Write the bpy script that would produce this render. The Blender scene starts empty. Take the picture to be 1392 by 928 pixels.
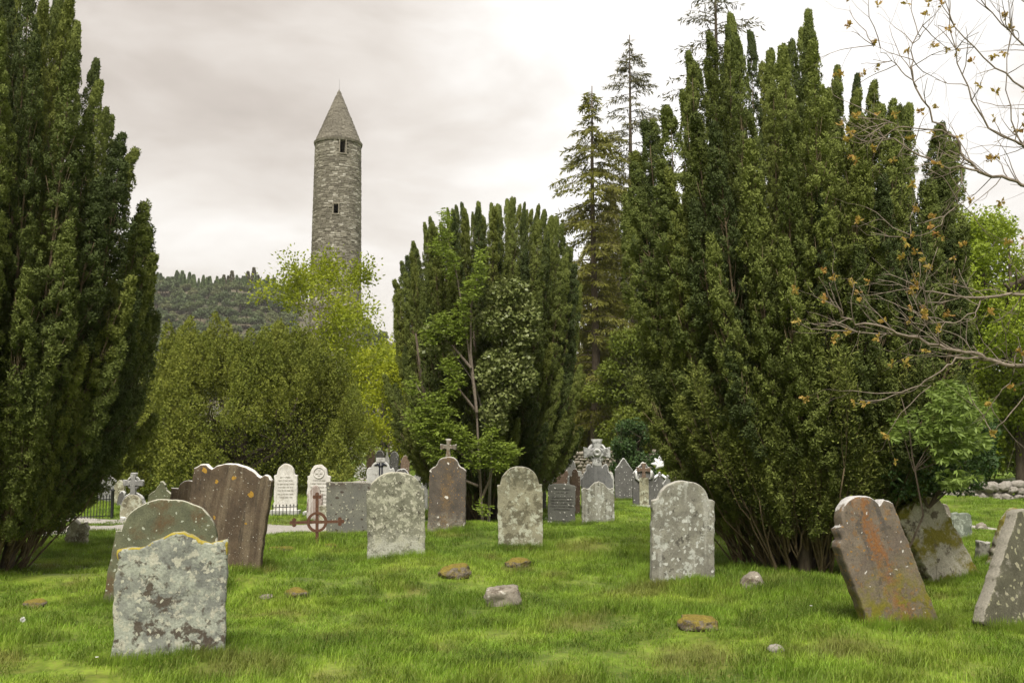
import bpy, bmesh, math, random
import numpy as np
from mathutils import Vector, Matrix, Euler, noise as mnoise
R = math.radians
S = bpy.context.scene
COL = S.collection
rng = np.random.RandomState(7)
random.seed(7)

# ------------------------------------------------------------------ camera
EYE = 1.6; PITCH = math.atan(136/1353.0); FPX = 1353.0
cam = bpy.data.cameras.new('camera'); cam.sensor_width = 36; cam.lens = 35; cam.clip_end = 5000
co = bpy.data.objects.new('camera', cam); COL.objects.link(co)
co.location = (0, 0, EYE); co.rotation_euler = (R(90)+PITCH, 0, 0); S.camera = co

# ------------------------------------------------------------------ light
S.view_settings.view_transform = 'Standard'; S.view_settings.look = 'None'
S.view_settings.exposure = 1.70; S.view_settings.gamma = 1.0
SUN_EL, SUN_AZ = 56, 188          # azimuth clockwise from +Y (high, behind the camera)
sun = bpy.data.lights.new('sun', 'SUN'); sun.energy = 1.9; sun.angle = R(24); sun.color = (1.0, .95, .86)
so = bpy.data.objects.new('sun', sun); COL.objects.link(so)
sd = Vector((math.sin(R(SUN_AZ))*math.cos(R(SUN_EL)), math.cos(R(SUN_AZ))*math.cos(R(SUN_EL)), math.sin(R(SUN_EL))))
so.rotation_euler = sd.to_track_quat('Z', 'Y').to_euler(); so.location = sd*50

W = bpy.data.worlds.new('World'); S.world = W; W.use_nodes = True
nt = W.node_tree; nt.nodes.clear()
def N(nt, t, **kw):
    n = nt.nodes.new(t)
    for k, v in kw.items():
        if k in n.inputs: n.inputs[k].default_value = v
        else: setattr(n, k, v)
    return n
def ramp(nt, fac, stops):
    r = nt.nodes.new('ShaderNodeValToRGB'); e = r.color_ramp.elements
    while len(e) < len(stops): e.new(.5)
    for i, (p, c) in enumerate(stops):
        e[i].position = p; e[i].color = (c, c, c, 1) if not hasattr(c, '__len__') else (*c[:3], 1)
    nt.links.new(fac, r.inputs[0]); return r.outputs[0]
def mix(nt, fac, a, b, mode='MIX'):
    m = nt.nodes.new('ShaderNodeMix'); m.data_type = 'RGBA'; m.blend_type = mode
    for i, v in ((0, fac), (6, a), (7, b)):
        if isinstance(v, (int, float)): m.inputs[i].default_value = v if i == 0 else (v, v, v, 1)
        elif isinstance(v, (tuple, list)): m.inputs[i].default_value = (*v[:3], 1)
        else: nt.links.new(v, m.inputs[i])
    return m.outputs[2]
def mth(nt, op, a, b=None, clamp=False):
    m = nt.nodes.new('ShaderNodeMath'); m.operation = op; m.use_clamp = clamp
    for i, v in ((0, a), (1, b)):
        if v is None: continue
        if isinstance(v, (int, float)): m.inputs[i].default_value = v
        else: nt.links.new(v, m.inputs[i])
    return m.outputs[0]
sky = N(nt, 'ShaderNodeTexSky', sky_type='NISHITA', sun_disc=False, sun_elevation=R(SUN_EL), sun_rotation=R(SUN_AZ))
skys = mix(nt, 1.0, sky.outputs[0], 0.1, 'MULTIPLY')
tc = N(nt, 'ShaderNodeTexCoord')
mp = N(nt, 'ShaderNodeMapping'); mp.inputs['Scale'].default_value = (1.1, 1.1, 2.6); mp.inputs['Location'].default_value = (.3, .2, .5)
nt.links.new(tc.outputs['Generated'], mp.inputs[0])
n1 = N(nt, 'ShaderNodeTexNoise', Scale=1.6, Detail=6.0, Roughness=.5, Distortion=.3); nt.links.new(mp.outputs[0], n1.inputs['Vector'])
n2 = N(nt, 'ShaderNodeTexNoise', Scale=4.5, Detail=7.0, Roughness=.55, Distortion=.4); nt.links.new(mp.outputs[0], n2.inputs['Vector'])
# thinner, brighter cloud towards the right of the view
dt = nt.nodes.new('ShaderNodeVectorMath'); dt.operation = 'DOT_PRODUCT'
nt.links.new(tc.outputs['Generated'], dt.inputs[0]); dt.inputs[1].default_value = (.8, .45, .3)
g = mth(nt, 'MULTIPLY', dt.outputs['Value'], .85)
a = mth(nt, 'MULTIPLY', mth(nt, 'SUBTRACT', n1.outputs[0], .5), 1.9)
b = mth(nt, 'MULTIPLY', mth(nt, 'SUBTRACT', n2.outputs[0], .5), .7)
f = mth(nt, 'ADD', mth(nt, 'ADD', g, a), mth(nt, 'ADD', b, .12), True)
cl = ramp(nt, f, [(0.0, (.165, .144, .124)), (.22, (.212, .189, .165)), (.45, (.275, .254, .230)), (.68, (.345, .332, .315)), (1.0, (.42, .413, .405))])
full = mix(nt, .96, skys, cl)
bg = N(nt, 'ShaderNodeBackground'); nt.links.new(full, bg.inputs[0]); bg.inputs[1].default_value = 1.0
wo = N(nt, 'ShaderNodeOutputWorld'); nt.links.new(bg.outputs[0], wo.inputs[0])

# ------------------------------------------------------------------ tagging
def tag(o, label=None, cat=None, group=None, kind=None):
    if label: o['label'] = label
    if cat: o['category'] = cat
    if group: o['group'] = group
    if kind: o['kind'] = kind
    return o
def empty(name, loc, label=None, cat=None, group=None, rot=(0, 0, 0)):
    o = bpy.data.objects.new(name, None); COL.objects.link(o); o.empty_display_size = .2
    o.location = loc; o.rotation_euler = rot
    return tag(o, label, cat, group)
def link(name, me, parent=None, loc=(0, 0, 0), rot=(0, 0, 0), sc=(1, 1, 1)):
    o = bpy.data.objects.new(name, me); COL.objects.link(o); o.parent = parent
    o.location = loc; o.rotation_euler = rot; o.scale = sc
    return o

# ------------------------------------------------------------------ mesh helpers
class MB:
    """collects quads (numpy) and builds one mesh"""
    def __init__(s): s.V = []; s.F = []; s.M = []; s.n = 0
    def add(s, V, F, m=0):
        V = np.asarray(V, np.float32).reshape(-1, 3); F = np.asarray(F, np.int32).reshape(-1, 4)
        s.V.append(V); s.F.append(F + s.n); s.M.append(np.full(len(F), m, np.int32)); s.n += len(V)
    def mesh(s, name, mats, smooth=True):
        me = bpy.data.meshes.new(name)
        V = np.concatenate(s.V); F = np.concatenate(s.F); M = np.concatenate(s.M)
        me.vertices.add(len(V)); me.vertices.foreach_set('co', V.ravel())
        me.loops.add(len(F)*4); me.loops.foreach_set('vertex_index', F.ravel())
        me.polygons.add(len(F)); me.polygons.foreach_set('loop_start', np.arange(0, len(F)*4, 4, dtype=np.int32))
        me.polygons.foreach_set('material_index', M)
        me.polygons.foreach_set('use_smooth', np.full(len(F), smooth))
        for m in mats: me.materials.append(m)
        me.update(calc_edges=True)
        return me
def tube(mb, pts, rad, sides=6, m=0, seed=None):
    pts = [Vector(p) for p in pts]; n = len(pts); V = []
    up = Vector((.13, .21, .97))
    for i, p in enumerate(pts):
        t = (pts[min(i+1, n-1)]-pts[max(i-1, 0)]).normalized()
        a = t.cross(up if abs(t.dot(up)) < .95 else Vector((1, 0, 0))).normalized(); b = t.cross(a)
        r = rad[i] if hasattr(rad, '__len__') else rad
        for k in range(sides):
            an = 2*math.pi*k/sides
            V.append(p + a*(r*math.cos(an)) + b*(r*math.sin(an)))
    F = []
    for i in range(n-1):
        for k in range(sides):
            F.append((i*sides+k, i*sides+(k+1) % sides, (i+1)*sides+(k+1) % sides, (i+1)*sides+k))
    c = len(V); V.append(pts[-1]); 
    for k in range(0, sides, 2): F.append(((n-1)*sides+k, (n-1)*sides+(k+1) % sides, (n-1)*sides+(k+2) % sides, c))
    mb.add([tuple(v) for v in V], F, m)
def norm(a): return a/(np.linalg.norm(a, axis=-1, keepdims=True)+1e-9)
def leaves(mb, C, D, L, Wd, m=0, rs=None, nrm=None):
    """diamond leaves at C along D; L, Wd scalars or arrays"""
    rs = rs or rng; n = len(C)
    D = norm(D); L = np.broadcast_to(np.asarray(L, float), (n,))[:, None]; Wd = np.broadcast_to(np.asarray(Wd, float), (n,))[:, None]
    s = norm(np.cross(D, rs.normal(size=(n, 3)) if nrm is None else nrm)); k = np.cross(D, s)
    V = np.stack([C, C+D*L*.45+s*Wd*.5+k*Wd*.12, C+D*L, C+D*L*.45-s*Wd*.5+k*Wd*.12], 1)
    F = np.arange(n*4).reshape(n, 4)
    mb.add(V, F, m)
def sph(n, rs=None): return norm((rs or rng).normal(size=(n, 3)))
def box(mb, cx, cy, cz, sx, sy, sz, m=0, M=None):
    x, y, z = sx/2, sy/2, sz/2
    V = np.array([(-x,-y,-z),(x,-y,-z),(x,y,-z),(-x,y,-z),(-x,-y,z),(x,-y,z),(x,y,z),(-x,y,z)], float)
    if M is not None: V = V @ np.array(M.to_3x3()).T
    V = V + (cx, cy, cz)
    mb.add(V, [(0,3,2,1),(4,5,6,7),(0,1,5,4),(1,2,6,5),(2,3,7,6),(3,0,4,7)], m)

# ------------------------------------------------------------------ picture <-> place (only used to find where things stand)
def ray(px, py):
    u = (px-696)/FPX; v = (464-py)/FPX; c, s = math.cos(PITCH), math.sin(PITCH)
    y = c - v*s
    return u/y, (s+v*c)/y           # x and z gained per metre of depth
_w = [(rng.uniform(0, 2*math.pi), wl, am, rng.uniform(0, 6.28)) for wl, am in
      ((1.1, .010), (1.6, .014), (2.3, .018), (3.1, .022), (4.4, .03), (6.3, .035), (9.5, .04), (1.35, .012), (2.7, .018))]
BUMPS = []                           # (x, y, radius, height) hummocks
def gh(x, y):
    x = np.asarray(x, float); y = np.asarray(y, float); z = np.zeros(np.broadcast(x, y).shape)
    for a, wl, am, ph in _w: z = z + am*np.sin((x*math.cos(a)+y*math.sin(a))*2*math.pi/wl+ph)
    for bx, by, br, bh in BUMPS: z = z + bh*np.exp(-((x-bx)**2+(y-by)**2)/(br*br))
    return z
def G(px, py):
    k, s = ray(px, py); D = EYE/-s
    for _ in range(12): D = .5*D + .5*(EYE-float(gh(k*D, D)))/-s
    return Vector((k*D, D, float(gh(k*D, D))))
def P(px, py, D):
    k, s = ray(px, py); return Vector((k*D, D, EYE+s*D))
for px, py, r, h in ((915, 800, .55, .13), (790, 742, .6, .12), (700, 775, .5, .08), (620, 790, .6, .08), (250, 900, .9, .07), (1210, 850, .8, .07),
                     (330, 775, .7, .08), (540, 762, .6, .08), (870, 850, .8, .1), (960, 862, .5, .07), (650, 720, 1.0, .1), (1090, 800, 1.2, .1), (400, 800, .5, .1), (760, 850, .6, .05)):
    p = G(px, py); BUMPS.append((p.x, p.y, r, h))

# ------------------------------------------------------------------ materials
def newmat(name):
    m = bpy.data.materials.new(name); m.use_nodes = True; t = m.node_tree; t.nodes.clear()
    o = t.nodes.new('ShaderNodeOutputMaterial'); p = t.nodes.new('ShaderNodeBsdfPrincipled')
    t.links.new(p.outputs[0], o.inputs[0]); p.inputs['Roughness'].default_value = .85
    p.inputs['Specular IOR Level'].default_value = .25
    return m, t, p, o
def leafmat(name, cols, scale=2.0, trans=.25, rough=.55, fine=25, ovar=.35):
    m, t, p, o = newmat(name)
    geo = t.nodes.new('ShaderNodeNewGeometry'); oi = t.nodes.new('ShaderNodeObjectInfo')
    n = N(t, 'ShaderNodeTexNoise', Scale=scale, Detail=3.0); t.links.new(geo.outputs['Position'], n.inputs['Vector'])
    n2 = N(t, 'ShaderNodeTexNoise', Scale=fine, Detail=1.0); t.links.new(geo.outputs['Position'], n2.inputs['Vector'])
    r = mth(t, 'MULTIPLY', mth(t, 'SUBTRACT', oi.outputs['Random'], .5), ovar)
    f = mth(t, 'ADD', mth(t, 'MULTIPLY', n.outputs[0], .55), mth(t, 'ADD', mth(t, 'MULTIPLY', n2.outputs[0], .45), r), True)
    k = len(cols)
    c = ramp(t, f, [(.28+.44*i/(k-1), cols[i]) for i in range(k)])
    t.links.new(c, p.inputs['Base Color']); p.inputs['Roughness'].default_value = rough
    if trans:
        tr = t.nodes.new('ShaderNodeBsdfTranslucent'); t.links.new(c, tr.inputs[0])
        mx = t.nodes.new('ShaderNodeMixShader'); mx.inputs[0].default_value = trans
        t.links.new(p.outputs[0], mx.inputs[1]); t.links.new(tr.outputs[0], mx.inputs[2]); t.links.new(mx.outputs[0], o.inputs[0])
    return m
def coords(t, kind='Object', rnd=True):
    c = t.nodes.new('ShaderNodeTexCoord').outputs[kind]
    if not rnd: return c
    oi = t.nodes.new('ShaderNodeObjectInfo'); a = t.nodes.new('ShaderNodeVectorMath'); a.operation = 'ADD'
    cx = t.nodes.new('ShaderNodeCombineXYZ'); r = mth(t, 'MULTIPLY', oi.outputs['Random'], 57.0)
    for i in range(3): t.links.new(r, cx.inputs[i])
    t.links.new(c, a.inputs[0]); t.links.new(cx.outputs[0], a.inputs[1]); return a.outputs[0]
def stonemat(name, base, base2, layers=(), bump=.35, rnd=True):
    """layered weathering: ('noise', scale, threshold, softness, colour[, strength]) ('spots', scale, size, colour[, keep])
    ('streak', scale, thr, soft, colour) ('up', thr, colour) ('rim', thr, colour) ('low'/'high', z0, z1, colour) ('band', x0, halfwidth, colour)"""
    m, t, p, o = newmat(name); v = coords(t, rnd=rnd); raw = t.nodes.new('ShaderNodeTexCoord').outputs['Object']
    sx = t.nodes.new('ShaderNodeSeparateXYZ'); t.links.new(raw, sx.inputs[0])
    def noi(scale, det=6.0, vec=v, rough=.62, dist=.0):
        n = N(t, 'ShaderNodeTexNoise', Scale=scale, Detail=det, Roughness=rough, Distortion=dist); t.links.new(vec, n.inputs['Vector']); return n.outputs[0]
    def off(dx):
        a = t.nodes.new('ShaderNodeVectorMath'); a.operation = 'ADD'; t.links.new(v, a.inputs[0]); a.inputs[1].default_value = (dx, dx*1.7, -dx); return a.outputs[0]
    fine = noi(60, 5)
    c = mix(t, ramp(t, noi(5, 8), [(.35, 0.), (.65, 1.)]), base, base2)
    c = mix(t, .55, c, mix(t, 1., c, ramp(t, fine, [(.25, .45), (.75, 1.5)]), 'MULTIPLY'))
    hgt = fine
    for i, l in enumerate(layers):
        k = l[0]; ov = off(3.1*(i+1)); st = 1.0
        if k == 'noise':
            _, sc, th, so_, col = l[:5]; st = l[5] if len(l) > 5 else 1
            mask = ramp(t, noi(sc, 9, ov, .68, .12), [(th-so_, 0.), (th+so_, 1.)])
        elif k == 'spots':
            _, sc, size, col = l[:4]; keep = l[4] if len(l) > 4 else .5
            d = t.nodes.new('ShaderNodeVectorMath'); d.operation = 'ADD'; wn = N(t, 'ShaderNodeTexNoise', Scale=14.0, Detail=3.0); t.links.new(ov, wn.inputs['Vector'])
            sc_ = t.nodes.new('ShaderNodeVectorMath'); sc_.operation = 'SCALE'; t.links.new(wn.outputs['Color'], sc_.inputs[0]); sc_.inputs['Scale'].default_value = .075
            t.links.new(ov, d.inputs[0]); t.links.new(sc_.outputs[0], d.inputs[1])
            vo = N(t, 'ShaderNodeTexVoronoi', Scale=sc); vo.voronoi_dimensions = '2D'; s3 = t.nodes.new('ShaderNodeSeparateXYZ'); c3 = t.nodes.new('ShaderNodeCombineXYZ'); t.links.new(d.outputs[0], s3.inputs[0]); t.links.new(mth(t, 'ADD', s3.outputs[0], s3.outputs[1]), c3.inputs[0]); t.links.new(s3.outputs[2], c3.inputs[1]); t.links.new(c3.outputs[0], vo.inputs['Vector'])
            sep = t.nodes.new('ShaderNodeSeparateColor'); t.links.new(vo.outputs['Color'], sep.inputs[0])
            rad = mth(t, 'MULTIPLY', sep.outputs[1], size)
            mask = mth(t, 'MULTIPLY', mth(t, 'LESS_THAN', vo.outputs['Distance'], rad), mth(t, 'GREATER_THAN', sep.outputs[0], 1-keep))
        elif k == 'streak':
            _, sc, th, so_, col = l[:5]; st = l[5] if len(l) > 5 else 1
            mp = t.nodes.new('ShaderNodeMapping'); mp.inputs['Scale'].default_value = (sc, sc, sc*.1); t.links.new(ov, mp.inputs[0])
            mask = ramp(t, noi(1, 5, mp.outputs[0], .6), [(th-so_, 0.), (th+so_, 1.)])
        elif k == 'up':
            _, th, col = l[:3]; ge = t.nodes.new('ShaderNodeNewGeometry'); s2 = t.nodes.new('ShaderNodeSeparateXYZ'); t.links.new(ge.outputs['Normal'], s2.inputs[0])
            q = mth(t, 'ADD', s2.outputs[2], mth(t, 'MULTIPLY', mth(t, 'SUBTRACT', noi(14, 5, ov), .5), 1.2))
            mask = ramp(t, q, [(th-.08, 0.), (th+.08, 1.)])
        elif k == 'rim':
            _, th, col = l[:3]; at = t.nodes.new('ShaderNodeAttribute'); at.attribute_name = 'rim'
            q = mth(t, 'ADD', at.outputs['Fac'], mth(t, 'MULTIPLY', mth(t, 'SUBTRACT', noi(13, 5, ov), .5), 1.3))
            mask = ramp(t, q, [(th-.06, 0.), (th+.06, 1.)])
        elif k in ('low', 'high'):
            _, z0, z1, col = l[:4]
            q = mth(t, 'ADD', sx.outputs[2], mth(t, 'MULTIPLY', mth(t, 'SUBTRACT', noi(9, 6, ov), .5), 1.1*abs(z1-z0)+.25))
            mr = t.nodes.new('ShaderNodeMapRange'); mr.clamp = True; t.links.new(q, mr.inputs[0]); mr.inputs[1].default_value = z0; mr.inputs[2].default_value = z1
            mask = mr.outputs[0]
            mask = mth(t, 'MULTIPLY', mask, ramp(t, noi(11, 8, off(3.1*(i+1)+9), .7), [(.44, .15), (.54, 1.)]))
        elif k == 'band':
            _, x0, hw, col = l[:4]; q = mth(t, 'ABSOLUTE', mth(t, 'SUBTRACT', mth(t, 'ADD', sx.outputs[0], mth(t, 'MULTIPLY', mth(t, 'SUBTRACT', noi(4, 5, ov), .5), .25)), x0))
            mask = ramp(t, mth(t, 'ADD', mth(t, 'DIVIDE', q, hw), mth(t, 'MULTIPLY', mth(t, 'SUBTRACT', noi(24, 8, ov, .75), .5), 4.6)), [(.2, .9), (.8, 0.)]); mask = mth(t, 'MULTIPLY', mask, ramp(t, noi(6, 5, off(9.)), [(.42, .25), (.56, 1.)]))
        if st != 1: mask = mth(t, 'MULTIPLY', mask, st)
        cv = mix(t, 1., (*col, 1), ramp(t, fine, [(.2, .6), (.8, 1.35)]), 'MULTIPLY')
        c = mix(t, mask, c, cv)
        hgt = mth(t, 'ADD', hgt, mth(t, 'MULTIPLY', mask, .35))
    t.links.new(c, p.inputs['Base Color']); p.inputs['Roughness'].default_value = .92
    bp = N(t, 'ShaderNodeBump', Strength=bump, Distance=.012); t.links.new(hgt, bp.inputs['Height']); t.links.new(bp.outputs[0], p.inputs['Normal'])
    return m
def plainmat(name, a, b, scale=20, rough=.8, bump=.3, metal=0, stretch=1.0, kind='Object'):
    m, t, p, o = newmat(name); v = coords(t, kind); mp = t.nodes.new('ShaderNodeMapping'); mp.inputs['Scale'].default_value = (1, 1, stretch); t.links.new(v, mp.inputs[0])
    n = N(t, 'ShaderNodeTexNoise', Scale=scale, Detail=7.0, Roughness=.65); t.links.new(mp.outputs[0], n.inputs['Vector'])
    t.links.new(ramp(t, n.outputs[0], [(.33, a), (.67, b)]), p.inputs['Base Color']); p.inputs['Roughness'].default_value = rough; p.inputs['Metallic'].default_value = metal
    bp = N(t, 'ShaderNodeBump', Strength=bump, Distance=.01); t.links.new(n.outputs[0], bp.inputs['Height']); t.links.new(bp.outputs[0], p.inputs['Normal'])
    return m

WHITE = (.62, .62, .59); PALE = (.40, .41, .35); YEL = (.42, .29, .05); ORG = (.36, .16, .03); MOSS = (.10, .095, .015); BRN = (.06, .045, .03); DARK = (.045, .045, .042)
M_A = stonemat('stone_mottled_grey', (.12, .125, .115), (.22, .23, .20), [('noise', 5, .50, .05, (.33, .35, .29), .85), ('noise', 11, .56, .02, (.42, .41, .33), .8), ('noise', 3.6, .585, .015, (.075, .06, .045), .95), ('noise', 15, .60, .03, (.07, .055, .042), .8),
     ('noise', 2.4, .70, .02, (.36, .38, .10), .7), ('spots', 14, .3, (.40, .40, .32), .4), ('rim', 1.02, (.30, .24, .04)), ('rim', 1.3, (.44, .35, .05))])
M_B = stonemat('stone_olive', (.075, .08, .05), (.12, .125, .075), [('noise', 4, .58, .08, (.09, .06, .03)), ('spots', 16, .22, (.30, .32, .25), .35), ('up', .45, (.38, .37, .30)), ('rim', 1.15, (.22, .20, .08))])
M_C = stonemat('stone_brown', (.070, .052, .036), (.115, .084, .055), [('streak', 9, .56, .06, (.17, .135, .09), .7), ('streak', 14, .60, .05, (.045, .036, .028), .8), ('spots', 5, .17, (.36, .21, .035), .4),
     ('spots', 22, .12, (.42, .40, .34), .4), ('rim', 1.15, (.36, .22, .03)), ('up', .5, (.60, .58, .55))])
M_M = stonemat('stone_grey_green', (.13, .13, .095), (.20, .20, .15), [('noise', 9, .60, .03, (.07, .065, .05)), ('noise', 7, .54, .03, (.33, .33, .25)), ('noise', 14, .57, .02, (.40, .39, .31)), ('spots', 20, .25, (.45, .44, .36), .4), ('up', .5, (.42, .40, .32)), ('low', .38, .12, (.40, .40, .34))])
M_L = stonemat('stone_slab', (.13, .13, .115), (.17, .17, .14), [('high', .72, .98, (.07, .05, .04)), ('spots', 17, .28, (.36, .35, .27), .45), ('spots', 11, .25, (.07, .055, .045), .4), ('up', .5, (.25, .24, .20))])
M_P = stonemat('stone_dark_spotted', (.075, .065, .055), (.12, .10, .08), [('band', .0, .14, (.16, .11, .06)), ('spots', 26, .18, (.34, .19, .05), .5), ('spots', 7, .22, (.62, .60, .55), .3), ('low', .3, .1, (.22, .20, .16)), ('up', .35, (.42, .40, .36)), ('rim', 1.25, (.40, .38, .33))])
M_Q = stonemat('stone_pale_lichen', (.21, .20, .14), (.29, .275, .19), [('noise', 6, .54, .03, (.13, .12, .08)), ('noise', 9, .55, .03, (.40, .41, .32)), ('high', .82, 1.05, (.11, .105, .07)), ('up', .5, (.30, .29, .24))])
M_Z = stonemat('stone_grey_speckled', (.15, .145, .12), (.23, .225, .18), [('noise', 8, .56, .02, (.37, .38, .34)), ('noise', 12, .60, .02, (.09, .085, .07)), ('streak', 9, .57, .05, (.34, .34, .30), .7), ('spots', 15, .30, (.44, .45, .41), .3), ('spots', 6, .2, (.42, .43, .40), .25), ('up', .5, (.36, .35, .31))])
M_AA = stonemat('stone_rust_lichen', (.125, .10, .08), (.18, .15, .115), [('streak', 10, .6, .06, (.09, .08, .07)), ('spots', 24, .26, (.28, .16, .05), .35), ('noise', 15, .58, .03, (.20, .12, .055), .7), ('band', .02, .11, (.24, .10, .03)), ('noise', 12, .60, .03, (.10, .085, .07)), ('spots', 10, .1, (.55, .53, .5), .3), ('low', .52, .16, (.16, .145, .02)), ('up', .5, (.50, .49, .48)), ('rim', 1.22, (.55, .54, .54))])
M_BB = stonemat('stone_mossy', (.28, .26, .21), (.38, .36, .29), [('noise', 5, .56, .03, (.12, .10, .075)), ('noise', 3.2, .52, .04, (.17, .15, .025)), ('noise', 8, .64, .02, (.45, .44, .36))])
M_FF = stonemat('stone_dark_lichen', (.075, .072, .05), (.12, .115, .08), [('spots', 18, .34, (.30, .29, .19), .5), ('spots', 8, .25, (.33, .31, .22), .3), ('up', .3, (.25, .235, .195))])
M_marble = stonemat('white_marble', (.50, .48, .45), (.64, .62, .59), [('noise', 7, .6, .08, (.36, .33, .29), .7), ('high', 1.0, 1.35, (.38, .33, .27)), ('streak', 14, .62, .05, (.34, .32, .28), .5)], bump=.15)
M_grey = stonemat('far_grey_stone', (.15, .15, .145), (.22, .22, .21), [('noise', 9, .58, .03, (.35, .35, .33)), ('up', .4, (.5, .5, .48))])
M_scroll = stonemat('scrolled_dark_stone', (.12, .12, .12), (.19, .19, .19), [('streak', 12, .56, .05, (.22, .22, .22), .6), ('up', .3, (.55, .55, .54)), ('rim', .85, (.50, .50, .49))])
M_crust = stonemat('white_crusted_stone', (.14, .14, .135), (.22, .22, .21), [('noise', 8, .48, .04, (.46, .46, .45)), ('up', .15, (.62, .62, .61))])
M_pale = stonemat('far_pale_stone', (.34, .34, .32), (.46, .46, .44), [('noise', 8, .6, .04, (.22, .21, .19)), ('up', .4, (.6, .6, .58))])
M_dark = stonemat('far_dark_stone', (.085, .083, .08), (.13, .127, .12), [('spots', 14, .25, (.45, .45, .43), .35), ('up', .35, (.55, .55, .54)), ('rim', .98, (.50, .50, .49))])
M_brown = stonemat('far_brown_stone', (.11, .075, .055), (.15, .105, .075), [('spots', 18, .25, (.40, .36, .30), .3), ('up', .45, (.5, .48, .45))])
M_slate = stonemat('inscribed_slate', (.09, .09, .08), (.12, .12, .105), [('spots', 15, .22, (.55, .54, .5), .45)], bump=.15)
M_letter = plainmat('incised_letters', (.05, .05, .045), (.08, .075, .07))
M_letterg = plainmat('faded_letters', (.30, .28, .25), (.38, .36, .33))
M_rock = stonemat('field_rock', (.17, .15, .12), (.26, .235, .19), [('noise', 9, .58, .04, (.10, .08, .06)), ('spots', 12, .3, (.40, .38, .33), .3)])
M_rockm = stonemat('mossy_rock', (.11, .09, .065), (.17, .145, .11), [('noise', 9, .55, .04, (.07, .055, .04)), ('up', .6, (.16, .125, .025)), ('noise', 16, .54, .05, (.20, .16, .03), .8)], .8)
M_wallst = stonemat('wall_stone', (.19, .175, .15), (.29, .27, .24), [('noise', 6, .6, .05, (.16, .14, .12)), ('noise', 10, .64, .02, (.48, .47, .43))])
M_rust = plainmat('rusty_iron', (.08, .038, .024), (.14, .07, .042), 30, .85, .4)
M_iron = plainmat('dark_iron', (.02, .022, .022), (.04, .042, .04), 30, .5, .2)
M_bark = plainmat('bark_brown', (.055, .042, .03), (.12, .095, .07), 18, .95, .8, stretch=.25)
M_barkg = plainmat('bark_grey', (.12, .105, .085), (.22, .20, .165), 22, .95, .6, stretch=.3)
M_twig = plainmat('oak_twig', (.12, .095, .075), (.24, .20, .16), 30, .9, .4)
M_yew = leafmat('yew_foliage', [(.056, .076, .022), (.108, .134, .031), (.165, .196, .044)], 1.2, .12, .85, ovar=.6)
M_yewy = leafmat('yew_foliage_warm', [(.066, .086, .020), (.116, .140, .028), (.170, .192, .040)], 1.2, .12, .85)
M_yewtwig = plainmat('yew_twig', (.085, .064, .038), (.18, .135, .08), 25, .95, .4)
M_broad = leafmat('olive_foliage', [(.072, .096, .015), (.132, .160, .022), (.205, .225, .035)], .9, .25, .8, fine=5)
M_yg = leafmat('yellow_green_foliage', [(.21, .255, .014), (.35, .39, .022), (.47, .485, .04)], .7, .35)
M_bright = leafmat('bright_green_foliage', [(.12, .17, .014), (.215, .285, .022), (.33, .40, .035)], .9, .35)
M_elder = leafmat('elder_foliage', [(.16, .215, .03), (.25, .325, .045), (.34, .42, .065)], 3, .3)
M_chest = leafmat('chestnut_foliage', [(.10, .15, .03), (.165, .235, .045), (.23, .31, .07)], 3, .3)
M_ivy = leafmat('ivy_foliage', [(.07, .095, .025), (.125, .155, .042), (.22, .24, .09)], 5, .15, .4, fine=40)
M_larch = leafmat('larch_foliage', [(.12, .12, .022), (.185, .185, .032), (.26, .26, .05)], .6, .25)
M_spruce = leafmat('dark_conifer_foliage', [(.07, .068, .03), (.11, .105, .045), (.16, .15, .065)], .6, .15)
M_holly = leafmat('holly_foliage', [(.02, .045, .012), (.045, .085, .02), (.09, .13, .04)], 4, .1, .6)
M_oakleaf = leafmat('young_oak_leaves', [(.32, .13, .05), (.42, .22, .07), (.40, .31, .07)], 3, .35)
M_wood = leafmat('woodland_foliage', [(.06, .085, .012), (.11, .145, .017), (.18, .205, .028)], .35, .3)
M_pine = leafmat('hill_pine_foliage', [(.055, .082, .032), (.092, .122, .046), (.14, .150, .066)], .05, 0)
M_hlight = leafmat('hill_larch_foliage', [(.065, .11, .035), (.10, .155, .042), (.14, .20, .055)], .05, 0)
M_fleaf = plainmat('white_petals', (.7, .7, .66), (.8, .8, .78), 10)

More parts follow.
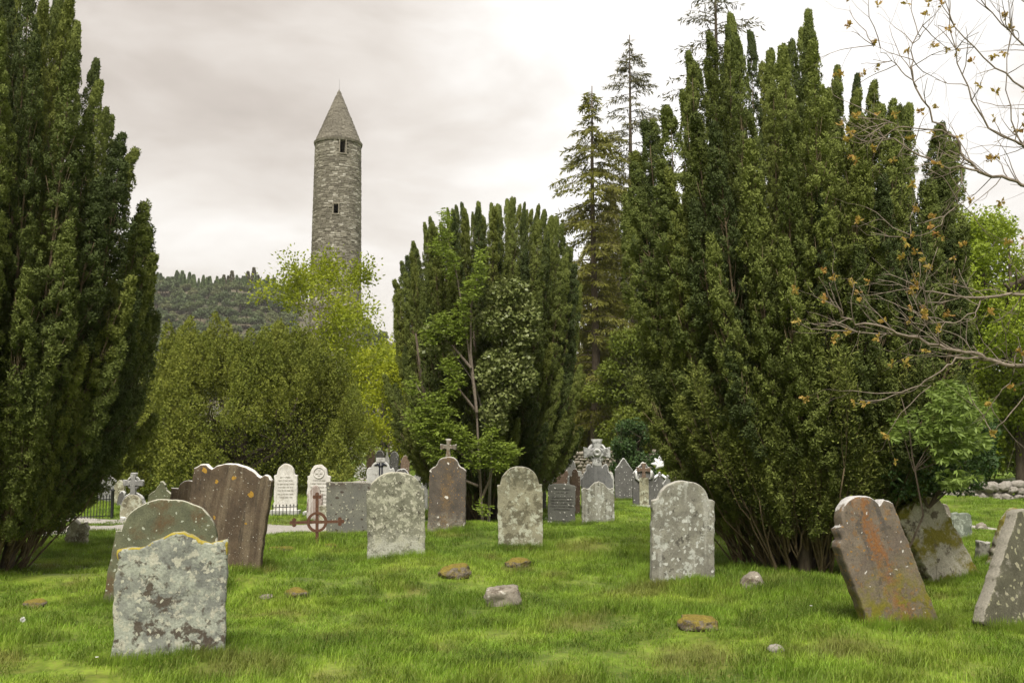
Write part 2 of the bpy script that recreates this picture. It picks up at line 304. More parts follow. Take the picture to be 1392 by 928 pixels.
def grassmat(name, blade):
    m, t, p, o = newmat(name); geo = t.nodes.new('ShaderNodeNewGeometry')
    def noi(sc, d=4.0):
        n = N(t, 'ShaderNodeTexNoise', Scale=sc, Detail=d, Roughness=.6); t.links.new(geo.outputs['Position'], n.inputs['Vector']); return n.outputs[0]
    a = ramp(t, noi(.55), [(.36, (.125, .215, .020)), (.5, (.195, .312, .028)), (.64, (.28, .385, .044))])
    b = ramp(t, noi(2.6), [(.38, .62), (.62, 1.22)])
    c = mix(t, 1., a, b, 'MULTIPLY')
    c = mix(t, ramp(t, noi(1.15, 7), [(.57, 0.), (.70, .6)]), c, (.26, .215, .07))
    c = mix(t, ramp(t, noi(45, 2), [(.56, 0.), (.68, .7)]), c, (.36, .33, .11))
    c = mix(t, ramp(t, noi(9, 2), [(.40, .35), (.55, 0.)]), c, (.055, .09, .012))
    for px_, py_, rr_ in ((872, 806, .55), (795, 744, .5), (783, 846, .35), (705, 772, .3), (1150, 885, .4), (330, 905, .5), (940, 895, .5)):   # dry, mossy hummocks
        g0 = G(px_, py_); vd = t.nodes.new('ShaderNodeVectorMath'); vd.operation = 'DISTANCE'; t.links.new(geo.outputs['Position'], vd.inputs[0]); vd.inputs[1].default_value = tuple(g0)
        q = mth(t, 'ADD', mth(t, 'DIVIDE', vd.outputs['Value'], rr_), mth(t, 'MULTIPLY', mth(t, 'SUBTRACT', noi(5, 5), .5), 1.8)); c = mix(t, ramp(t, q, [(.45, .5), (1., 0.)]), c, (.19, .17, .055))
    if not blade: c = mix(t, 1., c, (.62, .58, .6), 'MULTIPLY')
    t.links.new(c, p.inputs['Base Color']); p.inputs['Roughness'].default_value = .6
    if blade:
        tr = t.nodes.new('ShaderNodeBsdfTranslucent'); t.links.new(c, tr.inputs[0])
        mx = t.nodes.new('ShaderNodeMixShader'); mx.inputs[0].default_value = .35
        t.links.new(p.outputs[0], mx.inputs[1]); t.links.new(tr.outputs[0], mx.inputs[2]); t.links.new(mx.outputs[0], o.inputs[0])
    return m
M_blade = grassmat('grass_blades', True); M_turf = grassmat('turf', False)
M_path = plainmat('path_gravel', (.24, .225, .20), (.38, .36, .33), 22, .95, .5)

# ------------------------------------------------------------------ ground, path, hill
def ground():
    rr = [0.0] + list(np.arange(1, 5, .5)) + list(np.arange(5, 26, .14)) + list(26*1.035**np.arange(0, 150))
    rr = [r for r in rr if r < 3500]
    aa = np.concatenate([np.linspace(-180, -42, 30, endpoint=False), np.linspace(-42, 42, 240, endpoint=False), np.linspace(42, 180, 30, endpoint=False)])
    rad = np.radians(aa); n = len(rad)
    r = np.array(rr)[:, None]; X = r*np.sin(rad)[None]; Y = r*np.cos(rad)[None]
    fade = np.clip(1-(r-120)/300, 0, 1); Z = gh(X, Y)*fade
    V = np.stack([X, Y, Z], -1).reshape(-1, 3)
    i = np.arange(len(rr)-1)[:, None]; j = np.arange(n)[None]; j2 = (j+1) % n
    F = np.stack([i*n+j, i*n+j2, (i+1)*n+j2, (i+1)*n+j], -1)[..., ::-1].reshape(-1, 4)
    mb = MB(); mb.add(V, F); return mb.mesh('ground', [M_turf])
tag(link('ground', ground()), kind='structure')
PATHS = []
def path(pts, w):
    pts = [Vector(p[:2]) for p in pts]; fine = []
    for a, b in zip(pts[:-1], pts[1:]):
        k = max(2, int((b-a).length/.25))
        for i in range(k): fine.append(a.lerp(b, i/k))
    fine.append(pts[-1]); V = []; F = []; ncol = 9
    for _ in range(12): fine = [fine[0]]+[(fine[i-1]+fine[i]*2+fine[i+1])/4 for i in range(1, len(fine)-1)]+[fine[-1]]
    for i, p in enumerate(fine):
        t = (fine[min(i+1, len(fine)-1)]-fine[max(i-1, 0)]).normalized(); nn = Vector((-t.y, t.x))
        ww = w*(1+.12*math.sin(i*.7)+.08*math.sin(i*1.9))
        for k in range(ncol):
            q = p+nn*ww*(k/(ncol-1)-.5); V.append((q.x, q.y, float(gh(q.x, q.y))+.018*(1 if 0 < k < ncol-1 else -.5)))
    for i in range(len(fine)-1):
        for k in range(ncol-1): F.append((i*ncol+k, i*ncol+k+1, (i+1)*ncol+k+1, (i+1)*ncol+k))
    mb = MB(); mb.add(V, F); PATHS.append((np.array([tuple(p) for p in fine]), w/2))
    return tag(link('path', mb.mesh('path', [M_path])), kind='structure')
path([G(-500, 724), G(100, 723), G(250, 722), G(420, 721), (-2.9, 20.5), G(470, 690), G(495, 657), G(520, 645), (-9, 75)], 1.25)
path([G(-300, 700), G(110, 706), G(200, 707), G(300, 712), G(400, 719)], .55)
path([G(1310, 716), G(1345, 720), G(1392, 724), G(1600, 735)], .5)

def hillz(x, y):
    t = np.clip((np.asarray(y, float)-260)/230, 0, 1); t = t*t*(3-2*t)
    prof = 75*np.exp(-((x+138)/108.)**2) + 8*np.exp(-((x+20)/90.)**2) + 40*np.exp(-((x+420)/180.)**2)
    return t*prof*(1+.03*np.sin(x*.06)+.02*np.sin(x*.15+1)) - 1.5
xs = np.linspace(-900, 700, 120); ys = np.linspace(240, 900, 60)
X, Y = np.meshgrid(xs, ys); Z = hillz(X, Y); Z = np.where(Y > 500, Z*(1-np.clip((Y-560)/340, 0, 1)**2), Z)
n = len(xs); i = np.arange(len(ys)-1)[:, None]; j = np.arange(n-1)[None]
mb = MB(); mb.add(np.stack([X, Y, Z], -1).reshape(-1, 3), np.stack([i*n+j, i*n+j+1, (i+1)*n+j+1, (i+1)*n+j], -1).reshape(-1, 4))
M_hill = plainmat('hill_ground', (.06, .068, .04), (.13, .105, .07), .06, .95, .1)
tag(link('hill', mb.mesh('hill', [M_hill])), kind='structure')

# ------------------------------------------------------------------ foliage helpers
def lobes_leaves(mb, lobes, n, L, Wd, m=0, up=.4, rnd=.7, inner=.78, seed=1, rmin=.8, coh=.6, proj=.6, cone=0.):
    rs = np.random.RandomState(seed); lobes = np.asarray(lobes, float)
    wgt = lobes[:, 3]*lobes[:, 5]; idx = rs.choice(len(lobes), n, p=wgt/wgt.sum())
    d = sph(n, rs); f = rs.uniform(rmin, 1.06, (n, 1)); dd = d*f; dd[:, :2] *= (1-cone*np.clip(d[:, 2:3], -1, 1)); C = lobes[idx, :3]+dd*lobes[idx, 3:6]
    keep = np.ones(n, bool)
    for k, l in enumerate(lobes):
        q = (((C-l[:3])/l[3:6])**2).sum(1); keep &= ~((q < inner**2) & (idx != k))
    C = C[keep]; d = norm(d[keep]/lobes[idx[keep], 3:6])
    D = d*.6+np.array([0, 0, up])+rs.normal(size=C.shape)*rnd*.6
    D = norm(D); D = D-d*(D*d).sum(1, keepdims=True)*proj
    leaves(mb, C, D, L*rs.uniform(.6, 1.3, len(C)), Wd*rs.uniform(.7, 1.3, len(C)), m, rs, d+rs.normal(size=C.shape)*coh)
def grow(mb, p, d, L, r, depth, rs, tips, nch=3, spread=.7, up=.15, sides=5, m=0, wob=.12):
    pts = [Vector(p)]; d = Vector(d).normalized(); k = 5; rad = [r]
    for i in range(k):
        d = (d+Vector(rs.normal(size=3))*wob+Vector((0, 0, up*.25))).normalized()
        pts.append(pts[-1]+d*L/k); rad.append(r*(1-.55*(i+1)/k))
    tube(mb, pts, rad, sides, m)
    if depth <= 1:
        for q in pts[2:]: tips.append((q, d))
    if depth > 0:
        for c in range(nch):
            i = rs.randint(2, k+1); ax = Vector(rs.normal(size=3)).cross(d).normalized()
            nd = (d*(1-spread*.4)+ax*spread*rs.uniform(.6, 1.2)+Vector((0, 0, up))).normalized()
            grow(mb, pts[i], nd, L*rs.uniform(.5, .75), rad[i]*.62, depth-1, rs, tips, nch, spread, up, max(3, sides-1), m, wob)
    return pts
def tipleaves(mb, tips, per, L, Wd, spreadr, m, rs, up=0.):
    T = np.array([tuple(t[0]) for t in tips]); Dd = np.array([tuple(t[1]) for t in tips])
    T = np.repeat(T, per, 0); Dd = np.repeat(Dd, per, 0)
    o = rs.normal(size=T.shape)*spreadr; D = norm(o)*.8+Dd*.3+rs.normal(size=T.shape)*.4+np.array([0, 0, up])
    leaves(mb, T+o, D, L*rs.uniform(.6, 1.3, len(T)), Wd*rs.uniform(.7, 1.2, len(T)), m, rs)

# ------------------------------------------------------------------ Irish yews
def plume_mesh(L, Rr, bend, seed, mat, sparse=1.0):
    rs = np.random.RandomState(seed); mb = MB()
    nc = int(L*84*sparse)
    z = rs.uniform(.03, 1, nc)**.9; th = rs.uniform(0, 2*math.pi, nc)
    kp = rs.rand(nc) < .28+(z*L/1.1)**1.3; z = z[kp]; th = th[kp]; nc = len(z)
    ph = rs.uniform(0, 6.28, 4)
    lump = 1+.16*np.sin(z*L*5.5+ph[0]+2*th)
    prof = np.minimum(1, (1-z)*L/1.25+.05)**.85*np.minimum(1, .25+z*2.6)
    rad = Rr*.86*prof*lump*rs.uniform(.55, 1.12, nc)
    bow = lambda q: bend*(np.sin(np.minimum(1, q*1.05)*math.pi)**.8*(1-.45*q))*L*.05
    C = np.stack([rad*np.cos(th)+bow(z)+.03*np.sin(z*9+ph[2]), rad*np.sin(th)+.04*np.sin(z*7+ph[3]), z*L], 1)
    O = norm(np.stack([np.cos(th), np.sin(th), np.full(nc, .55)], 1))
    sz = rs.uniform(.55, 1.2, nc); k = 60; sz = np.repeat(sz, k)[:, None]; C = np.repeat(C, k, 0); O = np.repeat(O, k, 0)
    u = norm(rs.normal(size=C.shape)+O*.9)
    C = C+u*np.array([.046, .046, .078])*sz*rs.uniform(.8, 1.05, (len(C), 1))
    D = norm(rs.normal(size=C.shape)*.6+np.array([0, 0, .7])); D = D-u*(D*u).sum(1, keepdims=True)*.75+u*.25
    leaves(mb, C, D, rs.uniform(.026, .048, len(C)), rs.uniform(.012, .019, len(C)), 0, rs, u+rs.normal(size=C.shape)*.35)
    ns = 14; zz = np.linspace(0, .96, ns)
    tube(mb, [(float(bow(q)), 0, q*L) for q in zz], list(.026*(1-zz)*np.minimum(1, .35+zz*4)+.004), 5, 1)
    for q in range(int(L*9)):
        zq = rs.uniform(.02, .8); a = rs.uniform(0, 6.28); bx = float(bow(zq)); rr_ = Rr*.8*rs.uniform(.5, 1)
        tube(mb, [(bx, 0, zq*L), (bx+rr_*.6*math.cos(a), rr_*.6*math.sin(a), zq*L+.13), (bx+rr_*math.cos(a), rr_*math.sin(a), zq*L+.34)], [.008, .005, .002], 3, 1)
    return mb.mesh('plume', [mat, M_yewtwig])
PL = []
for s, (L, Rr, bd) in enumerate(((2.4, .17, .8), (3.2, .19, .9), (4.0, .20, .9), (4.8, .21, 1.0), (5.6, .22, 1.0))):
    PL.append((L, [plume_mesh(L, Rr, bd, 10+s, M_yew), plume_mesh(L, Rr*.95, bd*.7, 30+s, M_yewy)]))
def bare_mesh(seed, L=1.45):
    rs = np.random.RandomState(seed); mb = MB(); tips = []
    for k in range(5):
        grow(mb, (0, 0, .02*k), (rs.uniform(.25, .8), rs.uniform(-.35, .35), 1), L*rs.uniform(.7, 1.1), .014, 2, rs, tips, 4, .45, .45, 4, 0, .10)
    tipleaves(mb, tips, 38, .045, .016, .045, 1, rs, .3)
    return mb.mesh('bare_branch', [M_yewtwig, M_yewy])
BARE = [bare_mesh(s) for s in (61, 62, 63)]
def top_fn(sil):
    a = np.array(sil, float); return lambda px: float(np.interp(px, a[:, 0], a[:, 1]))
def yew(px, py, D, rx, ry, rb, nring, sil, zlow, label, seed, lowbare=26, wmul=1.0, warm=.35):
    rs = np.random.RandomState(seed); g0 = P(px, py, D); g0.z = float(gh(g0.x, g0.y))-.05
    root = empty('irish_yew', g0, label, 'yew tree')
    tf = top_fn(sil)
    def ztop(lx, ly):
        X = g0.x+lx; Yd = g0.y+ly
        return P(696+FPX*X/Yd, tf(696+FPX*X/Yd), Yd).z-g0.z
    # stems
    for k in range(16):
        a = rs.uniform(0, 6.28); r0 = rb*rs.uniform(.15, .7); mb = MB(); r1 = rx*rs.uniform(.25, .75)
        q0 = (r0*math.cos(a), r0*math.sin(a), 0); q1 = (r0*1.3*math.cos(a)+.05, r0*1.3*math.sin(a), .9)
        q2 = (r1*math.cos(a), r1*math.sin(a)*ry/rx, 2.2); q3 = (r1*1.2*math.cos(a), r1*1.2*math.sin(a)*ry/rx, 3.8)
        tube(mb, [q0, q1, q2, q3], [.085, .07, .05, .02], 8); link('stem', mb.mesh('stem', [M_bark]), root)
    cnt = 0
    for fr0, nn, hs in nring:
        for k in range(nn):
            fr = fr0*(1-.07*(k % 2)) if fr0 > .6 else fr0
            a = 2*math.pi*(k+rs.uniform(-.14, .14))/nn + (fr0*9 if fr0 < .9 else .1)
            c, s = math.cos(a), math.sin(a); ex, ey = rx*fr*c*rs.uniform(.93, 1.03), ry*fr*s*rs.uniform(.93, 1.03)
            zt = ztop(ex, ey)
            if fr < .75 or abs(s) < .45: zt *= rs.uniform(.93, 1.0)
            else: zt *= rs.uniform(.72, .98)
            if hs < 1: zt *= hs*rs.uniform(.8, 1.15)
            z0 = zlow*rs.uniform(.35, .95) if fr > .6 else .25
            ln = max(1.4, zt-z0)
            bx, by = rb*fr*c*.92, rb*fr*s*.92
            # plume starts part-way out, leaning outwards
            bot = Vector((bx+(ex-bx)*.10, by+(ey-by)*.10, z0)); tip = Vector((ex, ey, z0+ln))
            dv = tip-bot; ln = dv.length
            i = min(range(5), key=lambda q: abs(PL[q][0]-ln)); sc = ln/PL[i][0]
            me = PL[i][1][1 if rs.rand() < warm else 0]
            q = dv.to_track_quat('Z', 'Y'); az = math.atan2(by, bx) if fr > .05 else rs.uniform(0, 6.28)
            # keep local +X facing outwards
            xl = Vector((c, s, 0)); zl = dv.normalized(); xl = (xl-zl*xl.dot(zl)).normalized(); yl = zl.cross(xl)
            Mx = Matrix((xl, yl, zl)).transposed()
            wd = rs.uniform(.76, .98)*wmul
            link('plume', me, root, bot, Mx.to_euler(), (max(.7, min(1.3, 1.4*(1-abs(fr-1))))*wd, wd, sc)); cnt += 1
    for k in range(lowbare):
        a = 2*math.pi*k/lowbare+rs.uniform(-.2, .2); rr_ = rb*rs.uniform(.5, .92)
        link('bare_branch', BARE[k % 3], root, (rr_*math.cos(a), rr_*math.sin(a), rs.uniform(.0, .35)), (0, 0, a), (rs.uniform(.7, 1.1),)*3)
    return root
SIL_R = [(820, 330), (842, 250), (858, 195), (895, 150), (935, 110), (950, 62), (975, 40), (1000, 18), (1030, 30), (1060, 60), (1085, 50), (1105, 8), (1122, 15), (1140, 100), (1160, 85), (1185, 95), (1215, 120), (1250, 135), (1280, 150), (1310, 185), (1335, 240), (1355, 310), (1372, 420)]
yew(1095, 785, 12.6, 2.15, 1.95, .95, [(.12, 4, 1), (.4, 12, 1), (.68, 18, 1), (.96, 32, 1), (1.0, 32, .82), (.96, 32, .50)], SIL_R, 1.05, 'tallest many-plumed dark Irish yew right of the centre, behind the tilted rusty headstone', 101, 60)
SIL_C = [(520, 420), (535, 370), (552, 325), (575, 300), (600, 288), (630, 277), (665, 272), (700, 268), (730, 276), (755, 290), (772, 325), (785, 380), (800, 440)]
yew(660, 712, 21.0, 2.06, 1.95, .8, [(.15, 6, 1), (.42, 15, 1), (.66, 24, 1), (.86, 30, 1), (1.0, 34, .97), (1.02, 34, .68), (1.0, 34, .36)], SIL_C, 1.0, 'dome-topped Irish yew with ivy and elder growing up its front, at the centre', 102, 20, wmul=.84, warm=.3)
SIL_L = [(-500, -200), (-100, -150), (0, -60), (50, -25), (80, 10), (100, 45), (125, 110), (150, 160), (165, 185), (185, 225), (198, 300), (215, 335), (228, 360), (240, 430)]
yew(-45, 790, 12.0, 2.12, 2.0, .72, [(.12, 4, 1), (.4, 12, 1), (.68, 18, 1), (.96, 32, 1), (1.0, 32, .8), (.96, 32, .50)], SIL_L, .8, 'dark Irish yew filling the left edge, its top cut off by the frame', 103, 44, warm=.25)

# ------------------------------------------------------------------ other trees
def tree_at(name, D, px, label, cat='tree', group=None):
    k, s = ray(px, 600); p = Vector((k*D, D, 0)); p.z = float(gh(p.x, p.y))-.05 if D < 120 else 0
    return empty(name, p, label, cat, group)
# broad olive yew
def broad():
    D = 30.; r = tree_at('spreading_yew', D, 322, 'broad olive-green spreading yew left of the tower, behind the brown headstone'); rs = np.random.RandomState(5)
    sil = top_fn([(-4.6, 1.2), (-4.0, 2.6), (-3.4, 3.9), (-2.8, 4.6), (-2.0, 4.95), (-1.2, 5.05), (-.4, 5.15), (.5, 5.2), (1.3, 5.15), (2.2, 5.0), (2.9, 4.6), (3.5, 3.7), (3.85, 2.6), (4.0, 1.2)])
    lob = []
    for k in range(120):                               # pointed boughs, each carrying its own sprays
        a = rs.uniform(0, 6.28); el = rs.uniform(-.05, 1.0)**1.0*1.45; q = math.cos(el)**.75
        x, y = 3.55*q*math.cos(a), 3.1*q*math.sin(a); z = .75+3.35*math.sin(max(0, el))**.85*rs.uniform(.9, 1.05); bs = rs.uniform(.75, 1.25)
        for j in range(9):
            t_ = j/8; b_ = rs.uniform(0, 6.28); w_ = .50*bs*(1-t_)**.8
            lob.append((x+w_*math.cos(b_)+.18*t_*math.cos(a), y+w_*math.sin(b_)+.18*t_*math.sin(a), z-.45+1.25*bs*t_, .24*bs*(1.15-.6*t_), .24*bs*(1.15-.6*t_), .30*bs))
    lob.append((0, 0, 2.1, 3.2, 2.8, 2.35))
    mb = MB(); lobes_leaves(mb, lob, 330000, .075, .042, 0, .6, .9, .72, 3, .72, .5, .3, .3); link('crown', mb.mesh('crown', [M_broad]), r)
    mb = MB(); tips = []
    tube(mb, [(0, 0, -.1), (.05, 0, .8), (.1, .1, 2.2), (0, 0, 3.6)], [.32, .27, .18, .06], 10)
    for k in range(9): a = k*.7; grow(mb, (.05, 0, .7+.2*(k % 4)), (math.cos(a), math.sin(a), .5), 2.4, .1, 1, rs, tips, 3)
    link('trunk', mb.mesh('trunk', [M_bark]), r)
broad()
def leafy(name, D, px, label, H, Wd, mat, bark, seed, per=14, ll=.13, lw=.08, depth=4, group=None, spr=.22, r0=.13, nch=4, base=.25, lean=0):
    r = tree_at(name, D, px, label, 'tree', group); rs = np.random.RandomState(seed); mb = MB(); tips = []
    tp = [(0, 0, -.1)]; 
    for k in range(1, 8): tp.append((rs.normal()*.12+lean*k/8, rs.normal()*.12, H*.92*k/7))
    tube(mb, tp, [r0*(1-.12*k) for k in range(8)], 8)
    nb = 16
    for k in range(nb):
        t = base+(1-base)*k/nb; z = t*H*.9; a = k*2.4+rs.uniform(-.4, .4); i = min(6, int(t*.9/.92*7)); q = Vector(tp[i]).lerp(Vector(tp[i+1]), .5)
        q.z = min(z, H*.9)
        env = math.sin(min(1, .18+(t-base)/(1-base)*.82)*math.pi)**.6
        grow(mb, q, (math.cos(a), math.sin(a), .55), Wd*.5*(.35+.65*env), r0*.42*(1.1-t), depth-2, rs, tips, nch, .7, .12, 4)
    link('trunk', mb.mesh('trunk', [bark]), r)
    mb = MB(); tipleaves(mb, tips, per, ll, lw, spr, 0, rs); link('crown', mb.mesh('crown', [mat]), r)
    return r
leafy('sycamore_tree', 46, 434, 'slender yellow-green spring tree standing in front of the round tower', 10.0, 4.6, M_yg, M_barkg, 11, 11, .17, .10, 4, spr=.22, r0=.13, base=.3)
leafy('sycamore_tree', 55, 520, 'yellow-green young tree just right of the tower foot, above the far headstones', 6.6, 3.4, M_yg, M_barkg, 12, 16, .17, .10, 4, spr=.3, base=.12)

def conifer(name, D, px, label, H, Wd, seed, mat_top, bare=.0, droop=.4, dens=1.0, tz=None, group=None, trunk_r=.24):
    r = tree_at(name, D, px, label, 'tree', group); rs = np.random.RandomState(seed); mb = MB(); mt = MB()
    tube(mt, [(0, 0, -.2), (.1, 0, H*.3), (0, .05, H*.7), (.02, 0, H)], [trunk_r, trunk_r*.75, trunk_r*.4, .02], 9)
    z = H*.14
    while z < H*.985:
        t = z/H; Lb = Wd*.5*min(1, (1-t)*3.6+.05)*rs.uniform(.45, 1.15)
        for k in range(rs.randint(2, 6)):
            a = rs.uniform(0, 6.28); L = Lb*rs.uniform(.65, 1.1); d0 = Vector((math.cos(a), math.sin(a), 0)); pts = []
            for q in range(6):
                u = q/5; pts.append(Vector((0, 0, z))+d0*L*u+Vector((0, 0, L*(.22*u-droop*u*u)+.12*L*max(0, u-.7))))
            tube(mt, pts, [.035*(1-t)+.012, .02, .014, .01, .008, .004], 3)
            n = int(L*36*dens); u = rs.uniform(.15, 1, n); P0 = np.array([tuple(p) for p in pts])
            C = np.stack([np.interp(u, np.linspace(0, 1, 6), P0[:, i]) for i in range(3)], 1)
            side = np.array([-math.sin(a), math.cos(a), 0]); w = rs.normal(size=n)*.28*(1-u*.6)*L*.5
            C = C+side*w[:, None]; C[:, 2] -= np.abs(w)*.35
            D_ = side*np.sign(w)[:, None]*.5+np.array(tuple(d0))*.5+rs.normal(size=(n, 3))*.35; D_[:, 2] -= .55*rs.uniform(.3, 1.6, n)
            leaves(mb, C, D_, rs.uniform(.12, .34, n), rs.uniform(.03, .07, n), 0, rs)
        z += rs.uniform(.16, .34)*max(1, H/18)
    link('trunk', mt.mesh('trunk', [M_bark]), r); link('crown', mb.mesh('crown', [mat_top]), r); return r
conifer('larch_tree', 43, 808, 'tall thin-topped conifer with drooping yellow-olive lower branches between the two yews', 17.4, 5.2, 21, M_larch, droop=.5, dens=2.2)
conifer('larch_tree', 48, 862, 'taller thin conifer behind the drooping one, top standing against the sky', 21.8, 5.4, 22, M_spruce, droop=.35, dens=1.5)
conifer('larch_tree', 40, 985, 'tallest conifer whose top pokes out above the right-hand yew', 22.3, 6.0, 23, M_spruce, droop=.3, dens=.8)
conifer('larch_tree', 52, 835, 'rear yellow-olive conifer half hidden between its taller neighbours', 15.5, 5.8, 24, M_larch, droop=.9, dens=3.4)

def bushy(name, D, px, label, Wd, H, z0, mat, seed, n=30000, ll=.16, lw=.1, trunk=True, group=None, cat='tree', nl=60, bark=None, inner=.7):
    r = tree_at(name, D, px, label, cat, group); rs = np.random.RandomState(seed); lob = []
    for k in range(nl):
        a = rs.uniform(0, 6.28); q = rs.uniform(0, 1)**.6; u = rs.uniform(0, 1); env = math.sin(math.pi*(.12+.8*u))**.7
        s = Wd*.13*rs.uniform(.6, 1.4)
        lob.append((Wd*.5*q*env*math.cos(a), Wd*.5*q*env*math.sin(a), z0+(H-z0)*u, s, s, s*rs.uniform(.6, .9)))
    mb = MB(); lobes_leaves(mb, lob, n, ll, lw, 0, .1, 1.1, inner, seed, .35); link('crown', mb.mesh('crown', [mat]), r)
    if trunk:
        mb = MB(); tips = []; tube(mb, [(0, 0, -.1), (.1, 0, H*.3), (0, .1, H*.6), (0, 0, H*.9)], [Wd*.024, Wd*.021, Wd*.015, .02], 8)
        for k in range(8): a = k*.8; grow(mb, (0, 0, H*(.25+.07*k)), (math.cos(a), math.sin(a), .5), Wd*.38, Wd*.013, 1, rs, tips, 3)
        link('trunk', mb.mesh('trunk', [bark or M_bark]), r)
    return r
bushy('beech_tree', 34.5, 1385, 'bright green leafy tree at the right edge beyond the low wall', 8.0, 9.5, 1.3, M_bright, 31, 110000, .12, .08)
bushy('beech_tree', 36, 1290, 'bright green tree showing in the gap right of the tallest yew', 6.5, 9.5, 1.0, M_bright, 32, 70000, .13, .09)
bushy('beech_tree', 36, 1580, 'bright green tree just outside the right edge', 7.5, 9.5, 1.0, M_bright, 33, 40000, .2, .13)
bushy('woodland_tree', 44, 1215, 'mid-green woodland tree behind the tallest yew', 7, 9, .4, M_wood, 34, 30000, .2, .12)
bushy('woodland_tree', 41, 880, 'mid-green tree filling the gap behind the carved cross headstone', 4.6, 6.0, .5, M_wood, 35, 42000, .15, .08)
bushy('woodland_tree', 46, 800, 'pale olive drooping tree filling the gap between the centre and right yews', 4.6, 9.5, .5, M_larch, 36, 36000, .15, .08)
bushy('woodland_tree', 38, 1400, 'dim green understorey tree behind the dry stone wall at right', 6.0, 4.0, .5, M_wood, 37, 36000, .14, .08)
bushy('evergreen_bush', 33.5, 868, 'dark rounded evergreen bush behind the gothic headstones', 2.4, 2.2, .1, M_holly, 38, 16000, .1, .05, cat='bush', nl=30)
bushy('evergreen_bush', 62, 527, 'small dark round bush among the far headstones', 2.6, 3.4, .1, M_holly, 39, 9000, .16, .1, cat='bush', nl=24)
bushy('evergreen_bush', 27.5, 906, 'small yellow-green bush beside the white ornament', .8, 1.3, .3, M_bright, 40, 3000, .08, .05, cat='bush', nl=14)
bushy('evergreen_bush', 36, 330, 'low undergrowth added to darken the shaded space beneath and behind the spreading yew', 8.0, 1.9, .05, M_yew, 44, 24000, .14, .07, cat='bush', nl=60, trunk=False)  # added foliage, stands in for the shade under the yew
bushy('evergreen_bush', 37, 100, 'dark shrubs added as a shade backdrop at far left behind the iron railing', 8.0, 2.6, .05, M_yew, 45, 24000, .14, .07, cat='bush', nl=60, trunk=False)  # added shrubs, darken the pale grass gap in place of shade
bushy('evergreen_bush', 24, 180, 'dark undergrowth behind the ringed cross headstone', 3.6, 2.0, .1, M_yew, 43, 15000, .12, .06, cat='bush', nl=30).location.y += 9
# backdrop wood: shared meshes
def woodmesh(seed, mat):
    rs = np.random.RandomState(seed); lob = []
    for k in range(46):
        a = rs.uniform(0, 6.28); q = rs.uniform(0, 1)**.6; u = rs.uniform(0, 1); env = math.sin(math.pi*(.15+.75*u))**.6; s = rs.uniform(.7, 1.5)
        lob.append((4*q*env*math.cos(a), 4*q*env*math.sin(a), .8+9*u, s, s, s*.75))
    mb = MB(); lobes_leaves(mb, lob, 17000, .42, .28, 0, .1, 1.0, .7, seed, .5)
    mt = MB(); tube(mt, [(0, 0, -.5), (0, .1, 4), (0, 0, 8.5)], [.28, .2, .04], 7)
    return mb.mesh('crown', [mat]), mt.mesh('trunk', [M_bark])
WM = [woodmesh(71, M_wood), woodmesh(72, M_bright), woodmesh(73, M_wood)]
def copy_tree(o, parent=None):
    c = o.copy(); COL.objects.link(c); c.parent = parent
    for ch in list(o.children): copy_tree(ch, c)
    return c
rs = np.random.RandomState(9)
wl = ['distant tree in the belt behind the centre and right yews', 'distant tree in the belt behind the left and spreading yews']
protos = []
for cm, tm in WM:
    e = empty('distant_tree', (0, 0, 0), wl[0], 'tree', 'distant trees closing the graveyard'); link('crown', cm, e); link('trunk', tm, e); protos.append(e)
spots = [(px, rs.uniform(66, 90), 0) for px in range(590, 1900, 75)] + [(px, rs.uniform(60, 85), 1) for px in range(-500, 480, 62)]
for i, (px, D, gi) in enumerate(spots):
    c = protos[i] if i < 3 else copy_tree(protos[i % 3])
    k, s = ray(px, 600); c.location = (k*D, D, 0); c.rotation_euler.z = rs.uniform(0, 6.28); sc = rs.uniform(.55, .85)*(1 if gi == 0 else (.5 if px < 200 else .58)); c.scale = (sc*1.1, sc*1.1, sc)
    c['label'] = wl[gi]; c['group'] = ['distant trees behind the yews', 'distant trees at far left'][gi]

# hill trees
def hillpine(seed, mat, kind):
    rs = np.random.RandomState(seed); mb = MB(); lob = []
    if kind == 'pine':
        for k in range(16):
            a = rs.uniform(0, 6.28); q = rs.uniform(0, 1)**.5; lob.append((3*q*math.cos(a), 3*q*math.sin(a), 5+3.2*(1-q*q)*rs.uniform(.4, 1), 1.3, 1.3, .9))
        lobes_leaves(mb, lob, 1500, .9, .6, 0, .5, .8, .6, seed, .8)
    else:
        n = 1300; u = rs.uniform(0, 1, n); a = rs.uniform(0, 6.28, n); r_ = 1.9*(1-u)*rs.uniform(.6, 1.1, n)
        leaves(mb, np.stack([r_*np.cos(a), r_*np.sin(a), 1+u*9], 1), np.stack([np.cos(a), np.sin(a), -.3+0*a], 1)+rs.normal(size=(n, 3))*.3, .9, .5, 0, rs)
    mt = MB(); tube(mt, [(0, 0, -1), (.1, 0, 3), (0, 0, 7)], [.3, .25, .08], 5)
    return mb.mesh('crown', [mat]), mt.mesh('trunk', [M_bark])
HP = [hillpine(81, M_pine, 'pine'), hillpine(82, M_pine, 'pine'), hillpine(83, M_pine, 'pine')]; HL = [hillpine(84, M_hlight, 'cone'), hillpine(85, M_hlight, 'cone')]; HD = [hillpine(86, M_spruce, 'cone')]
def hill_set(name, meshes, pts, label, group, smin, smax, rs):
    for i, (x, y) in enumerate(pts):
        e = empty(name, (x, y, float(hillz(x, y))-.5), label, 'tree', group, (0, 0, rs.uniform(0, 6.28))); s = rs.uniform(smin, smax); e.scale = (s, s, s*rs.uniform(.9, 1.1))
        cm, tm = meshes[i % len(meshes)]; link('crown', cm, e); link('trunk', tm, e)
rs = np.random.RandomState(33); pp = []; ll_ = []; tries = 0
